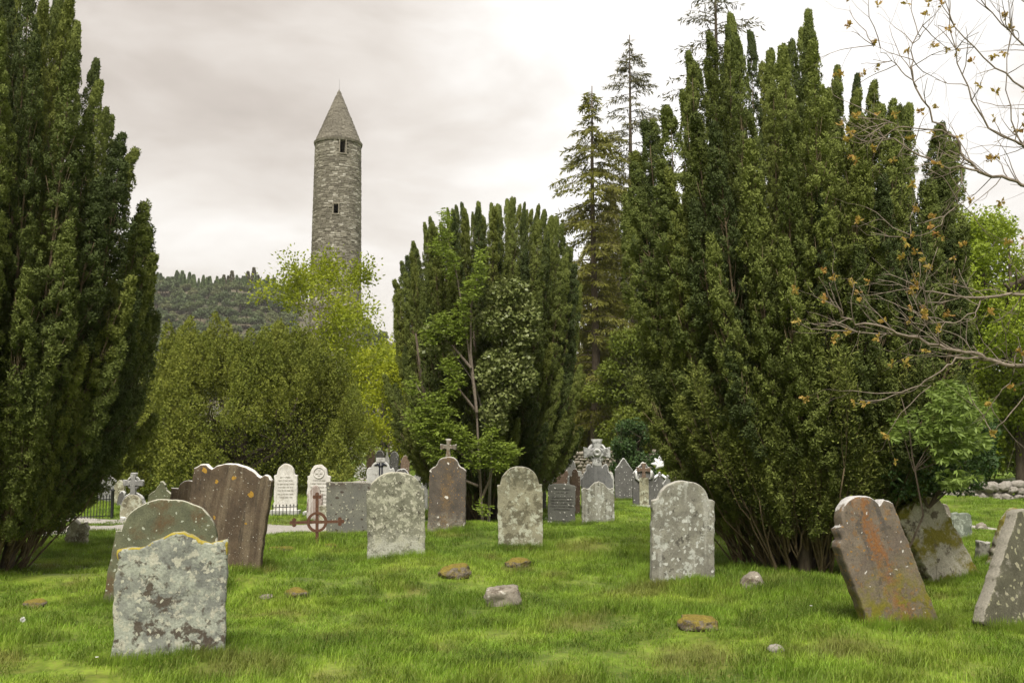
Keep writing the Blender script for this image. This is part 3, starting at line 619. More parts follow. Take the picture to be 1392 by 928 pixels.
while len(pp) < 290:
    y = 330+rs.uniform(0, 1)*115; px = rs.uniform(150, 400) if rs.rand() < .85 else rs.uniform(488, 545); x = (px-696)/FPX*y
    if all((x-a)**2+((y-b)*.8)**2 > 12 for a, b in pp): pp.append((x, y))
while len(ll_) < 130:
    y = rs.uniform(447, 490); px = rs.uniform(190, 400); x = (px-696)/FPX*y
    if all((x-a)**2+(y-b)**2 > 6 for a, b in ll_): ll_.append((x, y))
hill_set('scots_pine', HP, pp, 'dark round-headed pine in the wood on the distant hill', 'pines on the distant hillside', .6, .9, rs)
hill_set('hill_larch', HL, ll_, 'fresh green pointed conifer along the crest of the distant hill', 'green conifers along the hill crest', .3, .8, rs)
hill_set('hill_spruce', HD, [((px-696)/FPX*478, 478) for px in (300, 306, 311, 318, 326, 333, 341, 347)], 'dark spiky spruce on the skyline of the distant hill', 'dark spruces on the hill skyline', .7, 1.0, rs)

# ------------------------------------------------------------------ round tower
def tower():
    D = 90.; k, s = ray(460, 190); loc = Vector((k*D, D, 0)); root = empty('round_tower', loc, 'tall round stone tower with conical cap rising behind the spreading yew', 'tower')
    def zof(py): return P(459.5, py, D-2.2).z
    zc = zof(187); zt = P(459.5, 122, D).z+.05; Rb, Rt = 2.52, 2.10
    rad = lambda z: Rb+(Rt-Rb)*z/zc
    m, t, p, o = newmat('tower_stone'); at = t.nodes.new('ShaderNodeAttribute'); at.attribute_name = 'tone'
    v = coords(t, rnd=False); nn = N(t, 'ShaderNodeTexNoise', Scale=5.0, Detail=8.0, Roughness=.7); t.links.new(v, nn.inputs['Vector'])
    nl = N(t, 'ShaderNodeTexNoise', Scale=.55, Detail=4.0); t.links.new(v, nl.inputs['Vector'])
    fac = mth(t, 'ADD', mth(t, 'MULTIPLY', at.outputs['Fac'], .55), mth(t, 'ADD', mth(t, 'MULTIPLY', nn.outputs[0], .42), mth(t, 'MULTIPLY', mth(t, 'SUBTRACT', nl.outputs[0], .5), .7)), True)
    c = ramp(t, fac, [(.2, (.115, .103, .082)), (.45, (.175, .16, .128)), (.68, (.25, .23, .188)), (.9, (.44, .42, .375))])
    t.links.new(c, p.inputs['Base Color']); bp = N(t, 'ShaderNodeBump', Strength=.5, Distance=.05); t.links.new(nn.outputs[0], bp.inputs['Height']); t.links.new(bp.outputs[0], p.inputs['Normal'])
    M_mort = plainmat('tower_mortar', (.13, .118, .098), (.19, .175, .145), 6, .95, .5)
    rs = np.random.RandomState(77)
    def ang(px):  # facing angle of a window from its column
        return math.asin(max(-1, min(1, ((px-696)/FPX*D-loc.x)/2.15)))
    wins = [(ang(465.5), zof(207), zof(189), .25), (ang(458), zof(290), zof(277), .21)]
    mb = MB(); tones = []
    def stone(a0, a1, z0, z1, r0, r1, pr, tone):
        V = []; 
        for rr0, rr1 in ((r0-.2, r1-.2), (r0+pr, r1+pr)):
            for a, z, r_ in ((a0, z0, rr0), (a1, z0, rr0), (a1, z1, rr1), (a0, z1, rr1)): V.append((r_*math.sin(a), -r_*math.cos(a), z))
        j = .012; V = [(x+rs.uniform(-j, j), y+rs.uniform(-j, j), zz+rs.uniform(-j, j)) for x, y, zz in V]
        mb.add(V, [(4, 5, 6, 7), (0, 4, 7, 3), (1, 2, 6, 5), (3, 7, 6, 2), (0, 1, 5, 4)]); tones.extend([tone]*8)
    z = 0.
    while z < zc-.15:
        h = rs.uniform(.08, .19); z1 = min(z+h, zc-.12); a = rs.uniform(0, .3); a_end = a+2*math.pi
        r0, r1 = rad(z), rad(z1)
        while a < a_end-.02:
            da = rs.uniform(.16, .62)*(1.0 if h > .13 else .8)/r0; a1 = min(a+da, a_end)
            am = ((a+a1)/2+math.pi) % (2*math.pi)-math.pi
            skip = any(abs(am-wa) < (ww+.5*da*r0)/r0*.98 and z1 > wz0 and z < wz1 for wa, wz0, wz1, ww in wins)
            right = math.sin(am)*.5+.5
            tone = rs.beta(2, 2.6)
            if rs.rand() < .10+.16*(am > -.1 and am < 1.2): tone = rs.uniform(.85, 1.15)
            if not skip: stone(a+.012/r0, a1-.012/r0, z+.012, z1-.012, r0, r1, rs.uniform(.0, .035), tone)
            a = a1
        z = z1
    me = mb.mesh('wall_masonry', [m], smooth=False); at = me.attributes.new('tone', 'FLOAT', 'POINT'); at.data.foreach_set('value', np.array(tones, np.float32))
    tag(link('wall_masonry', me, root), kind='stuff')
    # mortar core with real openings
    mb = MB(); na = 96; zs = sorted(set([0.] + list(np.arange(1, zc, 1.)) + [w[1] for w in wins]+[w[2] for w in wins]+[zc]))
    edges = sorted(set([round(-math.pi+2*math.pi*i/na, 5) for i in range(na+1)] + [round(w[0]-w[3]/rad(w[1]), 5) for w in wins] + [round(w[0]+w[3]/rad(w[1]), 5) for w in wins]))
    for z0, z1 in zip(zs[:-1], zs[1:]):
        for a0, a1 in zip(edges[:-1], edges[1:]):
            am, zm = (a0+a1)/2, (z0+z1)/2
            if any(abs(am-w[0]) < w[3]/rad(zm) and w[1] < zm < w[2] for w in wins): continue
            for dr in (-.05, -.9):
                q = [((rad(zz)+dr)*math.sin(a), -(rad(zz)+dr)*math.cos(a), zz) for a, zz in ((a0, z0), (a1, z0), (a1, z1), (a0, z1))]; mb.add(q, [(0, 1, 2, 3)])
    link('wall_core', mb.mesh('wall_core', [M_mort], smooth=False), root)
    for wa, z0, z1, ww in wins:
        w = MB(); r_ = rad(z0)+.03; ca, sa = math.cos(wa), math.sin(wa)
        Mx = Matrix.Rotation(wa, 4, 'Z')
        for (lx, lz, bx, bz) in ((-ww-.05, (z0+z1)/2, .10, z1-z0+.002), (ww+.05, (z0+z1)/2, .10, z1-z0+.002), (0, z1+.08, 2*ww+.3, .16), (0, z0-.05, 2*ww+.24, .10)):
            v = Mx @ Vector((lx, -r_+.42, lz)); box(w, v.x, v.y, v.z, bx, .9, bz, 0, Mx)
        link('window_surround', w.mesh('window_surround', [M_rock], smooth=False), root)
    # cornice and stone cap
    mb = MB(); tones = []; nS = 44
    for i in range(nS): 
        a0 = 2*math.pi*i/nS; stone(a0+.004, a0+2*math.pi/nS-.004, zc-.13, zc+.08, Rt+.10, Rt+.14, 0, rs.uniform(.1, .5))
    me = mb.mesh('cornice', [m], smooth=False); at = me.attributes.new('tone', 'FLOAT', 'POINT'); at.data.foreach_set('value', np.array(tones, np.float32)); tag(link('cornice', me, root), kind='stuff')
    mb = MB(); tones = []; z = zc+.08; Hc = zt-z
    while z < zt-.25:
        h = rs.uniform(.09, .16); z1 = min(z+h, zt-.2); f0, f1 = 1-(z-zc-.08)/Hc, 1-(z1-zc-.08)/Hc; r0, r1 = (Rt+.02)*f0, (Rt+.02)*f1
        r0, r1 = r0+.04, r1+.04; nst = max(5, int(2*math.pi*r0/.28)); a_ = rs.uniform(0, 1)
        for i in range(nst):
            a0 = a_+2*math.pi*i/nst; stone(a0+.01/r0, a0+2*math.pi/nst-.01/r0, z, z1-.008, r0, r1, rs.uniform(-.02, .02), rs.beta(2, 3)*.55)
        z = z1
    me = mb.mesh('cone_masonry', [m], smooth=False); at = me.attributes.new('tone', 'FLOAT', 'POINT'); at.data.foreach_set('value', np.array(tones, np.float32)); tag(link('cone_masonry', me, root), kind='stuff')
    mb = MB(); tube(mb, [(0, 0, zc), (0, 0, zt-.1), (0, 0, zt)], [Rt-.12, .05, .01], 32); link('cone_core', mb.mesh('cone_core', [M_mort]), root)
    mb = MB(); tube(mb, [(0, 0, zt-.2), (0, 0, zt+.95)], [.012, .008], 5); link('lightning_rod', mb.mesh('lightning_rod', [M_iron]), root)
tower()

# ------------------------------------------------------------------ gravestones
def arc(cx, cy, rx, ry, a0, a1, n=14): return [(cx+rx*math.cos(R(a0+(a1-a0)*i/n)), cy+ry*math.sin(R(a0+(a1-a0)*i/n))) for i in range(n+1)]
def shouldered(sw=.12, hs=.8, top=1.0, notch=0.):
    return [(-.5, 0), (-.5, hs), (-.5+sw*.9, hs+notch)]+arc(0, hs+notch, .5-sw, top-hs-notch, 180, 0, 20)+[(.5-sw*.9, hs+notch), (.5, hs), (.5, 0)]
def rounded(hs=.7): return [(-.5, 0)]+arc(0, hs, .5, 1-hs, 180, 0, 22)+[(.5, 0)]
def flat(): return [(-.5, 0), (-.5, 1), (.5, 1), (.5, 0)]
def gothic(hs=.72): return [(-.5, 0), (-.5, hs), (-.42, hs+.06), (-.22, hs+.17), (-.06, .985), (0, 1), (.06, .985), (.22, hs+.17), (.42, hs+.06), (.5, hs), (.5, 0)]
def resample(pts, step):
    out = []; P_ = [Vector(p) for p in pts]
    for a, b in zip(P_, P_[1:]+P_[:1]):
        k = max(1, int((b-a).length/step))
        for i in range(k): out.append(a.lerp(b, i/k))
    return out
def slab_mesh(name, pts, w, h, th, mat, seed, sink=.15, rough=.006, jit=.004, center=None, bev=.012, closed_bottom=True):
    """extruded outline with rounded worn edges and an uneven face; star-shaped about its centre"""
    rs = np.random.RandomState(seed)
    pts = [(x*w, y*h) for x, y in pts]
    if sink: pts = [pts[0][:1]+(-sink,)]+pts[1:-1]+[(pts[-1][0], -sink)] if pts[0][1] == 0 else pts
    cx, cz = center if center else (0, h*.45)
    q = resample(pts, max(.02, min(w, h)*.035)); n = len(q)
    cc = Vector((cx, cz)); f0 = []
    for p in q:
        if f0 and (p-f0[-1]).length < .004: continue
        f0.append(p)
    ang_ = lambda p: math.atan2(p.y-cc.y, p.x-cc.x); q = [f0[0]]
    for p in f0[1:]:                                   # keep it going one way round
        da = (ang_(q[-1])-ang_(p)+math.pi) % (2*math.pi)-math.pi
        if da > .018: q.append(p)
    n = len(q)
    O = np.array([(p.x, p.y) for p in q]); off = rs.normal(size=(n, 2)); off = (off+np.roll(off, 1, 0)+np.roll(off, -1, 0))/1.7*jit
    O = O+off
    rad = np.linalg.norm(O-(cx, cz), axis=1, keepdims=True)
    dirn = (O-(cx, cz))/(rad+1e-6)
    rings = [(0, 0, th/2-bev), (bev*.35, 0, th/2-bev*.35), (bev, 0, th/2)]
    fr = []                                            # inner rings as a share of the radius
    for s in (.955, .90, .82, .70, .55, .38, .2): fr.append(s)
    V = []; rim = []; z_top = O[:, 1].max(); 
    hi = np.clip((O[:, 1]-.55*z_top)/(.25*z_top), 0, 1)
    sd_ = rs.uniform(0, 100)
    def add(sign):
        base = len(V)
        for ins, _, y in rings:
            for i in range(n):
                p = O[i]-dirn[i]*ins; V.append((p[0], sign*y, p[1])); rim.append(hi[i])
        for k, s in enumerate(fr):
            for i in range(n):
                p = (cx, cz)+(O[i]-(cx, cz))*s; p = p-dirn[i]*bev*(s > .9)
                d = mnoise.noise(Vector((p[0]*6+sd_, sign*3, p[1]*6)))*rough+mnoise.noise(Vector((p[0]*22, sign*3+sd_, p[1]*22)))*rough*.4
                V.append((p[0], sign*(th/2+d), p[1])); rim.append(hi[i]*(.62, .3, .1, 0, 0, 0, 0)[k])
        V.append((cx, sign*th/2, cz)); rim.append(0)
        return base
    b0 = add(-1); b1 = add(1); nr = 3+len(fr); F = []; T = []
    for base, fl in ((b0, False), (b1, True)):
        for r_ in range(nr-1):
            for i in range(n):
                j = (i+1) % n; f = (base+r_*n+i, base+r_*n+j, base+(r_+1)*n+j, base+(r_+1)*n+i); F.append(f if fl else f[::-1])
        c = base+nr*n
        for i in range(n):
            j = (i+1) % n; f = (base+(nr-1)*n+i, base+(nr-1)*n+j, c); T.append(f if fl else f[::-1])
    for i in range(n):
        j = (i+1) % n; F.append((b0+i, b0+j, b1+j, b1+i))
    me = bpy.data.meshes.new(name); me.from_pydata(V, [], F+T); me.materials.append(mat)
    me.polygons.foreach_set('use_smooth', [True]*len(me.polygons))
    at = me.attributes.new('rim', 'FLOAT', 'POINT'); at.data.foreach_set('value', np.array(rim, np.float32))
    me.update()
    bm = bmesh.new(); bm.from_mesh(me); bmesh.ops.recalc_face_normals(bm, faces=bm.faces); bm.to_mesh(me); bm.free()
    return me
_sd = [500]; FOOT = []
def grave(px, py, wpx, hpx, prof, mat, label, roll=0, lean=0, yaw=0, th=.10, rootonly=False, name='headstone', cat='headstone', D=None, group=None, rough=.006, jit=.004):
    """px,py: foot in the picture; wpx,hpx: size there"""
    if D is None: g0 = G(px, py); D = g0.y
    else: g0 = P(px, py, D); zz = float(gh(g0.x, g0.y)); hpx = hpx+(g0.z-zz)/D*FPX; g0.z = zz
    _sd[0] += 1; w = wpx*D/FPX; h = hpx*D/FPX
    me = slab_mesh(name, prof, w, h, th, mat, _sd[0], rough=rough, jit=jit)
    FOOT.append((g0.x, g0.y, w, yaw))
    rot = (R(lean), R(roll), R(yaw))
    if rootonly:
        root = empty(name, g0, label, cat, group, rot); link('slab', me, root); return root, w, h
    o = link(name, me, None, g0, rot); tag(o, label, cat, group); return o, w, h
def inscription(root, w, h, th, rows, mat, x0=.0, seed=1, zs=.03):
    rs = np.random.RandomState(seed); mb = MB()
    for (v, hw, hh) in rows:
        x = -hw*w
        while x < hw*w:
            lw = rs.uniform(.012, .022)*w*1.2
            if rs.rand() < .84: box(mb, x+lw/2+x0*w, 0, v*h, lw*.8, .004, hh*h*rs.uniform(.75, 1.1))
            x += lw
    tag(link('inscription', mb.mesh('inscription', [mat], smooth=False), root, (0, -th/2-.006, 0)), kind='stuff')
def disc_ring(name, R1, r1, mat, parent, loc, rot=(R(90), 0, 0), seg=28, flatz=1.0):
    mb = MB(); V = []; F = []; s2 = 8
    for i in range(seg):
        a = 2*math.pi*i/seg
        for k in range(s2):
            b = 2*math.pi*k/s2; rr_ = R1+r1*math.cos(b); V.append((rr_*math.cos(a), rr_*math.sin(a), r1*flatz*math.sin(b)))
    for i in range(seg):
        for k in range(s2): F.append((i*s2+k, ((i+1) % seg)*s2+k, ((i+1) % seg)*s2+(k+1) % s2, i*s2+(k+1) % s2))
    mb.add(V, F); return link(name, mb.mesh(name, [mat]), parent, loc, rot)
def cross_prof(aw=.16, al=.5, fl=.07, lower=.5):
    """flared-arm cross about its middle, in units of its width"""
    w = aw/2; e = w+fl
    return [(-e*.9, -lower), (-w, -w*1.6), (-w*1.6, -w), (-al, -e), (-al, e), (-w*1.6, w), (-w, w*1.6), (-e, al), (e, al), (w, w*1.6), (w*1.6, w), (al, e), (al, -e), (w*1.6, -w), (w, -w*1.6), (e*.9, -lower)]
def cross_on(root, name, x, z, size, th, mat, seed, **kw):
    me = slab_mesh(name, cross_prof(**kw), size, size, th, mat, seed, sink=0, center=(0, 0), bev=.008, rough=.002, jit=.001)
    return link(name, me, root, (x, 0, z))

# --- front row
profA = [(-.5, 0), (-.49, .865), (-.40, .872), (-.26, .876), (-.16, .92), (-.07, .975), (.0, .998), (.09, 1.0), (.17, .975), (.25, .925), (.34, .905), (.42, .925), (.5, .94), (.51, 0)]
grave(229, 892, 141, 163, profA, M_A, 'nearest headstone, mottled grey with a yellow mossy ogee top, at lower left', roll=.6, yaw=13, th=.11, rough=.012, jit=.005)
grave(216, 812, 139, 131, shouldered(.05, .62), M_B, 'olive-brown round-topped headstone directly behind the nearest yellow-topped one', roll=7, lean=-6, th=.10, yaw=6)
profC = [(-.5, 0), (-.5, .90), (-.42, .945), (-.36, .955), (-.31, .925), (-.27, .915), (-.2, .955), (-.08, .99), (.02, 1.0), (.14, .985), (.24, .955), (.31, .915), (.36, .90), (.40, .93), (.44, .925), (.47, .90), (.5, .885), (.5, 0)]
grave(300, 771, 108, 140, profC, M_C, 'large dark brown headstone with orange lichen discs and white-rimmed curly top', roll=8, lean=3, yaw=-4, th=.10)
grave(247, 742, 44, 88, shouldered(.22, .86), M_C, 'small red-brown headstone peeping out left behind the large brown one', roll=5, th=.09)
grave(539, 757, 77, 113, shouldered(.06, .79), M_M, 'grey-green arched headstone with a pale lichened lower half, right of the plain slab', roll=-1.5, yaw=8, th=.10, rough=.01)
grave(708, 742, 60, 106, shouldered(.07, .77), M_Q, 'pale lichen-blotched round-headed headstone standing in front of the central yew', roll=-1, yaw=3, th=.10)
grave(927, 789, 86, 132, shouldered(.10, .80, notch=.02), M_Z, 'grey speckled round-topped headstone left of the tallest yew, grass mounded at its foot', roll=1.5, yaw=7, th=.10, rough=.012)
g_, w_, h_ = grave(474, 727, 60, 71, [(-.5, 0), (-.5, 1.0), (-.2, .992), (0, 1.0), (.25, .985), (.46, .98), (.5, .94), (.5, 0)], M_L, 'plain rectangular grey slab headstone right of the rusty cross', roll=0, yaw=3, th=.09)
# cross-topped dark stone
r_, w, h = grave(607, 721, 50, 99, shouldered(.16, .80, notch=-.0)[:2]+[(-.47, .82), (-.40, .855), (-.34, .865)]+arc(0, .865, .30, .135, 165, 15, 12)+[(.34, .865), (.40, .855), (.47, .82), (.5, .8), (.5, 0)], M_P, 'dark headstone topped by a small stone cross, left of the pale round-headed one', roll=1, yaw=-3, th=.11, rootonly=True)
cross_on(r_, 'cross', 0, h+.155, .26, .09, M_P, 900, aw=.2, fl=.08, lower=.75)
# tilted stone with rust lichen
profAA = [(-.5, 0), (-.5, .71), (-.46, .745), (-.40, .75), (-.40, .78), (-.43, .80), (-.42, .83), (-.36, .845)]+arc(-.03, .845, .32, .155, 176, 8, 14)+[(.31, .872), (.38, .895), (.45, .875), (.5, .85), (.5, 0)]
grave(1224, 848, 100, 178, profAA, M_AA, 'headstone tilted left with a rusty orange streak, moss at its foot and white-stained top', roll=-19, lean=-5, yaw=16, th=.13, rough=.01)
profBB = [(-.5, 0), (-.5, .88), (-.44, .95), (-.3, 1.0), (-.05, .97), (.1, .98), (.3, .95), (.42, .9), (.5, .82), (.5, 0)]
grave(1296, 788, 72, 122, profBB, M_BB, 'leaning blunt headstone covered in yellow-green moss, beneath the holly', roll=-28, lean=-6, yaw=20, th=.17, rough=.02, jit=.008)
grave(1279, 742, 26, 58, rounded(.7), M_rock, 'small rough rounded headstone behind the mossy leaning one', roll=0, th=.12, rough=.02, jit=.008)
grave(1306, 733, 27, 36, [(-.5, 0), (-.5, .95), (-.3, .99), (-.1, .94), (.1, 1.0), (.35, .96), (.5, .9), (.5, 0)], stonemat('stone_green_grey', (.12, .14, .11), (.19, .21, .17), [('noise', 9, .55, .03, (.30, .33, .28))]), 'small greenish-grey broken headstone beyond the mossy leaning one', roll=2, th=.1, rough=.015, jit=.008)
grave(1335, 762, 16, 26, [(-.5, 0), (-.45, .97), (.45, 1.0), (.5, 0)], M_Z, 'tiny stump of stone standing in the grass left of the edge headstones', roll=5, th=.12, rough=.01, jit=.006)
grave(1374, 852, 112, 158, [(-.5, 0), (-.5, .9), (-.42, .97), (-.2, 1.0), (.1, 1.0), (.5, .95), (.5, 0)], M_FF, 'dark lichen-spotted headstone leaning right, cut off by the right edge', roll=33, lean=-8, yaw=18, th=.12, rough=.01)
grave(1366, 768, 46, 78, [(-.5, 0), (-.5, .85), (-.3, 1.0), (.0, .95), (.3, 1.0), (.5, .9), (.5, 0)], M_BB, 'grey rough-edged headstone leaning right behind the one cut off by the edge', roll=22, th=.13, rough=.015, jit=.008)
# --- small pale stone under left yew
grave(104, 742, 28, 34, [(-.5, 0), (-.5, .5), (-.35, .8), (-.1, 1.0), (.2, .9), (.45, .95), (.5, .8), (.5, 0)], M_Q, 'small jagged pale stone at the skirt of the left yew', roll=0, th=.1, rough=.02, jit=.01)
# --- centre distance
r_, w, h = grave(388, 701, 31, 70, shouldered(.12, .77, notch=.02), M_marble, 'white marble headstone with faded writing, left one of the white pair', th=.09, rootonly=True)
inscription(r_, w, h, .09, [(.74, .25, .02), (.68, .32, .014), (.61, .36, .018), (.55, .32, .014), (.49, .34, .018), (.42, .34, .014), (.36, .3, .016)], M_letterg, seed=4)
mb = MB(); box(mb, 0, 0, .05, w*1.25, .3, .16); link('plinth', mb.mesh('plinth', [M_pale], False), r_)
r_, w, h = grave(433, 703, 31, 71, shouldered(.12, .77, notch=.02), M_marble, 'white marble headstone with a carved roundel, right one of the white pair', th=.09, rootonly=True)
inscription(r_, w, h, .09, [(.70, .28, .018), (.64, .38, .018), (.57, .36, .018), (.50, .38, .018), (.43, .38, .018), (.36, .36, .018), (.29, .36, .018)], M_letterg, seed=5)
disc_ring('roundel', w*.23, .012, M_marble, r_, (0, -.05, h*.84)); cross_on(r_, 'roundel_cross', 0, h*.84, w*.3, .115, M_marble, 903, aw=.25)
mb = MB(); box(mb, 0, 0, .05, w*1.25, .3, .16); link('plinth', mb.mesh('plinth', [M_pale], False), r_)
grave(428, 709, 21, 48, shouldered(.16, .78), stonemat('stone_pinkish', (.24, .19, .165), (.32, .27, .24), [('streak', 14, .55, .05, (.48, .45, .42)), ('low', .3, .1, (.4, .38, .35))]), 'small pinkish headstone just in front of the right white marble one', th=.08)
grave(441, 712, 14, 25, flat(), M_Q, 'low greenish block between the pinkish headstone and the plain slab', th=.12, rough=.01)
# railing before the left marble
def railing(pxa, pya, pxb, pyb, hpx, label, n, gap_rail=.12, thick=.008, post=None):
    a, b = G(pxa, pya), G(pxb, pyb); root = empty('iron_railing', a, label, 'railing'); v = b-a; h = hpx*a.y/FPX
    for f in ((.95 if gap_rail else .9), .12):
        mb = MB(); tube(mb, [(0, 0, h*f), tuple(Vector((v.x, v.y, v.z))+Vector((0, 0, h*f)))], thick*1.2, 5); link('rail', mb.mesh('rail', [M_iron]), root)
    mb = MB(); tube(mb, [(0, 0, -.05), (0, 0, h*1.03), (0, 0, h*1.10), (0, 0, h*1.22)], [thick, thick, thick*2.2, .001], 5); me = mb.mesh('bar', [M_iron])
    for i in range(n+1): link('bar', me, root, v*(i/n))
    if post:
        mb = MB(); tube(mb, [(0, 0, -.05), (0, 0, h*1.35), (0, 0, h*1.38), (0, 0, h*1.5)], [.035, .035, .05, .004], 8); me = mb.mesh('post', [M_iron])
        for f in post: link('post', me, root, v*f)
railing(370, 704, 404, 703, 15, 'low black iron railing at the foot of the left white marble headstone', 7)
railing(98, 706, 152, 704, 27, 'black iron railing with a stout post at the left, beside the ringed cross', 13, post=(1.0, .02))
# black-cross white stone
r_, w, h = grave(517, 692, 38, 65, [(-.5, 0), (-.5, .80), (-.44, .85), (-.38, .86), (-.34, .82)]+arc(0, .83, .33, .17, 165, 15, 12)+[(.34, .82), (.38, .86), (.44, .85), (.5, .80), (.5, 0)], M_pale, 'pale grey headstone with a black palm-shaped cross carved in its head', th=.1, rootonly=True)
M_blk = plainmat('black_inlay', (.015, .018, .025), (.025, .028, .035))
mb = MB(); box(mb, 0, -.055, h*.83, .035, .012, .30); 
link('emblem_stem', mb.mesh('emblem_stem', [M_blk], False), r_, (-.022, 0, 0))
mb = MB(); box(mb, 0, -.055, h*.83, .035, .012, .30); link('emblem_stem', mb.mesh('emblem_stem', [M_blk], False), r_, (.035, 0, 0))
for sgn in (-1, 1):
    mb = MB(); tube(mb, [(0.01*sgn, -.055, h*.88), (.07*sgn, -.055, h*.93), (.15*sgn, -.055, h*.90)], [.02, .032, .012], 6); link('emblem_leaf', mb.mesh('emblem_leaf', [M_blk]), r_)
mb = MB(); box(mb, 0, 0, h+.02, .22, .12, .10); link('cap', mb.mesh('cap', [M_pale], False), r_)
grave(546, 690, 22, 52, shouldered(.05, .80), M_dark, 'dark arched headstone with a pale edge behind the grey-green arched one', th=.1)
r_, w, h = grave(567, 690, 9, 36, flat(), M_grey, 'pale square pillar with a pointed cap right of the dark arched headstone', th=.15, rootonly=True, name='grave_pillar', cat='grave pillar')
me = slab_mesh('pillar_cap', [(-.5, 0), (-.5, .25), (0, 1), (.5, .25), (.5, 0)], w*1.5, .2, .22, M_pale, 950, sink=0, center=(0, .07)); link('pillar_cap', me, r_, (0, 0, h))
grave(577, 695, 9, 38, flat(), M_pale, 'narrow white headstone edge left of the cross-topped dark headstone', th=.1)
for px, py, w, h, pr, m, lab, D, ro in (
    (503, 640, 11, 30, rounded(.8), M_brown, 'brown headstone leftmost in the far row under the yellow trees', 52, 3),
    (517, 636, 11, 24, rounded(.75), M_dark, 'dark headstone in the far row left of the white pointed one', 50, -2),
    (526, 634, 7, 20, gothic(.6), M_pale, 'narrow white pointed headstone in the far row', 52, 0),
    (536, 636, 11, 22, rounded(.8), M_dark, 'dark round headstone in the far row right of the white pointed one', 49, 0),
    (543, 634, 10, 26, gothic(.6), M_grey, 'grey gabled headstone at the back of the far row', 56, 0),
    (550, 640, 12, 21, shouldered(.1, .8), M_brown, 'reddish-brown headstone rightmost in the far row', 44, 2),
    (489, 641, 16, 13, [(-.5, 0), (-.5, .6), (-.1, 1), (.4, .8), (.5, .3), (.5, 0)], M_pale, 'broken white headstone beneath the right skirt of the spreading yew', 44, 8),
    (776, 672, 13, 47, rounded(.78), M_dark, 'dark grey round-topped headstone behind the inscribed slate', 29, 0),
    (758, 690, 20, 52, [(-.5, 0), (-.5, .6), (-.2, .85), (.4, 1.), (.5, .9), (.5, 0)], M_brown, 'dark brown headstone half under the right side of the central yew', 26, 6),
    (781, 700, 14, 62, shouldered(.2, .86), M_brown, 'reddish-brown headstone rising right behind the inscribed slate', 22.5, 1),
    (738, 695, 9, 34, flat(), M_dark, 'thin dark headstone against the foot of the central yew, right side', 24, 0),
    (796, 690, 11, 45, rounded(.75), M_pale, 'pale brown small headstone left of the big carved cross', 25, 0),
    (752, 676, 11, 34, rounded(.7), M_pale, 'small pale round headstone glimpsed between the inscribed slate and the central yew', 31, -2),
    (787, 668, 10, 28, shouldered(.1, .8), M_grey, 'small grey headstone against the rubble wall left of the big carved cross', 34, 0),
    (907, 692, 14, 46, gothic(.7), M_grey, 'grey gabled headstone just right of the white-ornamented marker', 25, 2),
    (830, 672, 9, 30, rounded(.7), M_pale, 'small pale headstone between the big carved cross and the pointed dark one', 32, 0),
    (218, 706, 34, 51, gothic(.55), M_B, 'dark pointed headstone in shade between the ringed cross and the brown headstones', 23, 2),
    (145, 692, 26, 47, gothic(.75), M_grey, 'grey gabled headstone behind the iron railing', 27, -3),
    (158, 690, 14, 46, flat(), M_grey, 'square-topped grey headstone behind the gabled one at far left', 30, 2),
    (161, 690, 14, 37, rounded(.6), M_Q, 'pale round headstone left of the ringed cross', 24.5, 3),
    (163, 697, 9, 30, rounded(.6), M_dark, 'small dark white-edged headstone in front of the pale round one', 23.2, 8)):
    grave(px, py, w, h, pr, m, lab, roll=ro, th=.12, D=D)
# ringed cross stone left
r_, w, h = grave(180, 706, 31, 34, rounded(.35), M_Q, 'short arched headstone carrying a ringed Celtic cross, left middle distance', th=.12, rootonly=True)
me = slab_mesh('arch_border', [(-.5, 0)]+arc(0, .35, .5, .65, 180, 0, 22)+[(.5, 0)], w*1.14, h*1.07, .08, M_grey, 960); link('arch_border', me, r_, (0, .05, 0))
cross_on(r_, 'cross', 0, h+.22, .40, .09, M_grey, 904, aw=.2, fl=.06, lower=.62); disc_ring('cross_ring', .115, .028, M_grey, r_, (0, 0, h+.22))
# slate + hump stone
r_, w, h = grave(763, 713, 37, 55, [(-.5, 0), (-.5, .93)]+arc(0, .93, .5, .07, 180, 0, 14)+[(.5, .93), (.5, 0)], M_slate, 'small dark slate headstone with incised writing, right of the central yew', th=.06, roll=1, rootonly=True, rough=.001)
inscription(r_, w, h, .06, [(.86, .3, .03), (.78, .2, .02), (.66, .4, .022), (.59, .4, .022), (.52, .38, .022), (.45, .4, .022), (.38, .3, .022), (.10, .3, .03)], M_letter, seed=8)
profS = [(-.5, 0), (-.5, .82), (-.42, .84), (-.33, .81), (-.22, .88), (-.1, .97), (.03, 1.0), (.16, .96), (.28, .86), (.38, .82), (.46, .84), (.5, .80), (.5, 0)]
grave(813, 712, 44, 57, profS, M_Z, 'grey lichened hump-topped headstone in front of the big carved cross', th=.09)
# large carved cross
r_, w, h = grave(812, 706, 42, 78, [(-.5, 0), (-.5, .62), (-.45, .68), (-.42, .75), (-.36, .80), (-.36, .88), (-.30, .94), (-.22, .93), (-.16, .86), (-.13, 1.0), (.13, 1.0), (.16, .86), (.22, .93), (.30, .94), (.36, .88), (.36, .80), (.42, .75), (.45, .68), (.5, .62), (.5, 0)], M_scroll, 'large scrolled dark headstone bearing a thick ringed Celtic cross, right of the central yew', D=23.5, th=.16, rootonly=True)
cross_on(r_, 'cross', 0, h+.20, .62, .17, M_crust, 905, aw=.25, fl=.08, lower=.5); disc_ring('cross_ring', .19, .045, M_crust, r_, (0, 0, h+.20)); disc_ring('boss', .06, .035, M_pale, r_, (0, -.09, h+.20))
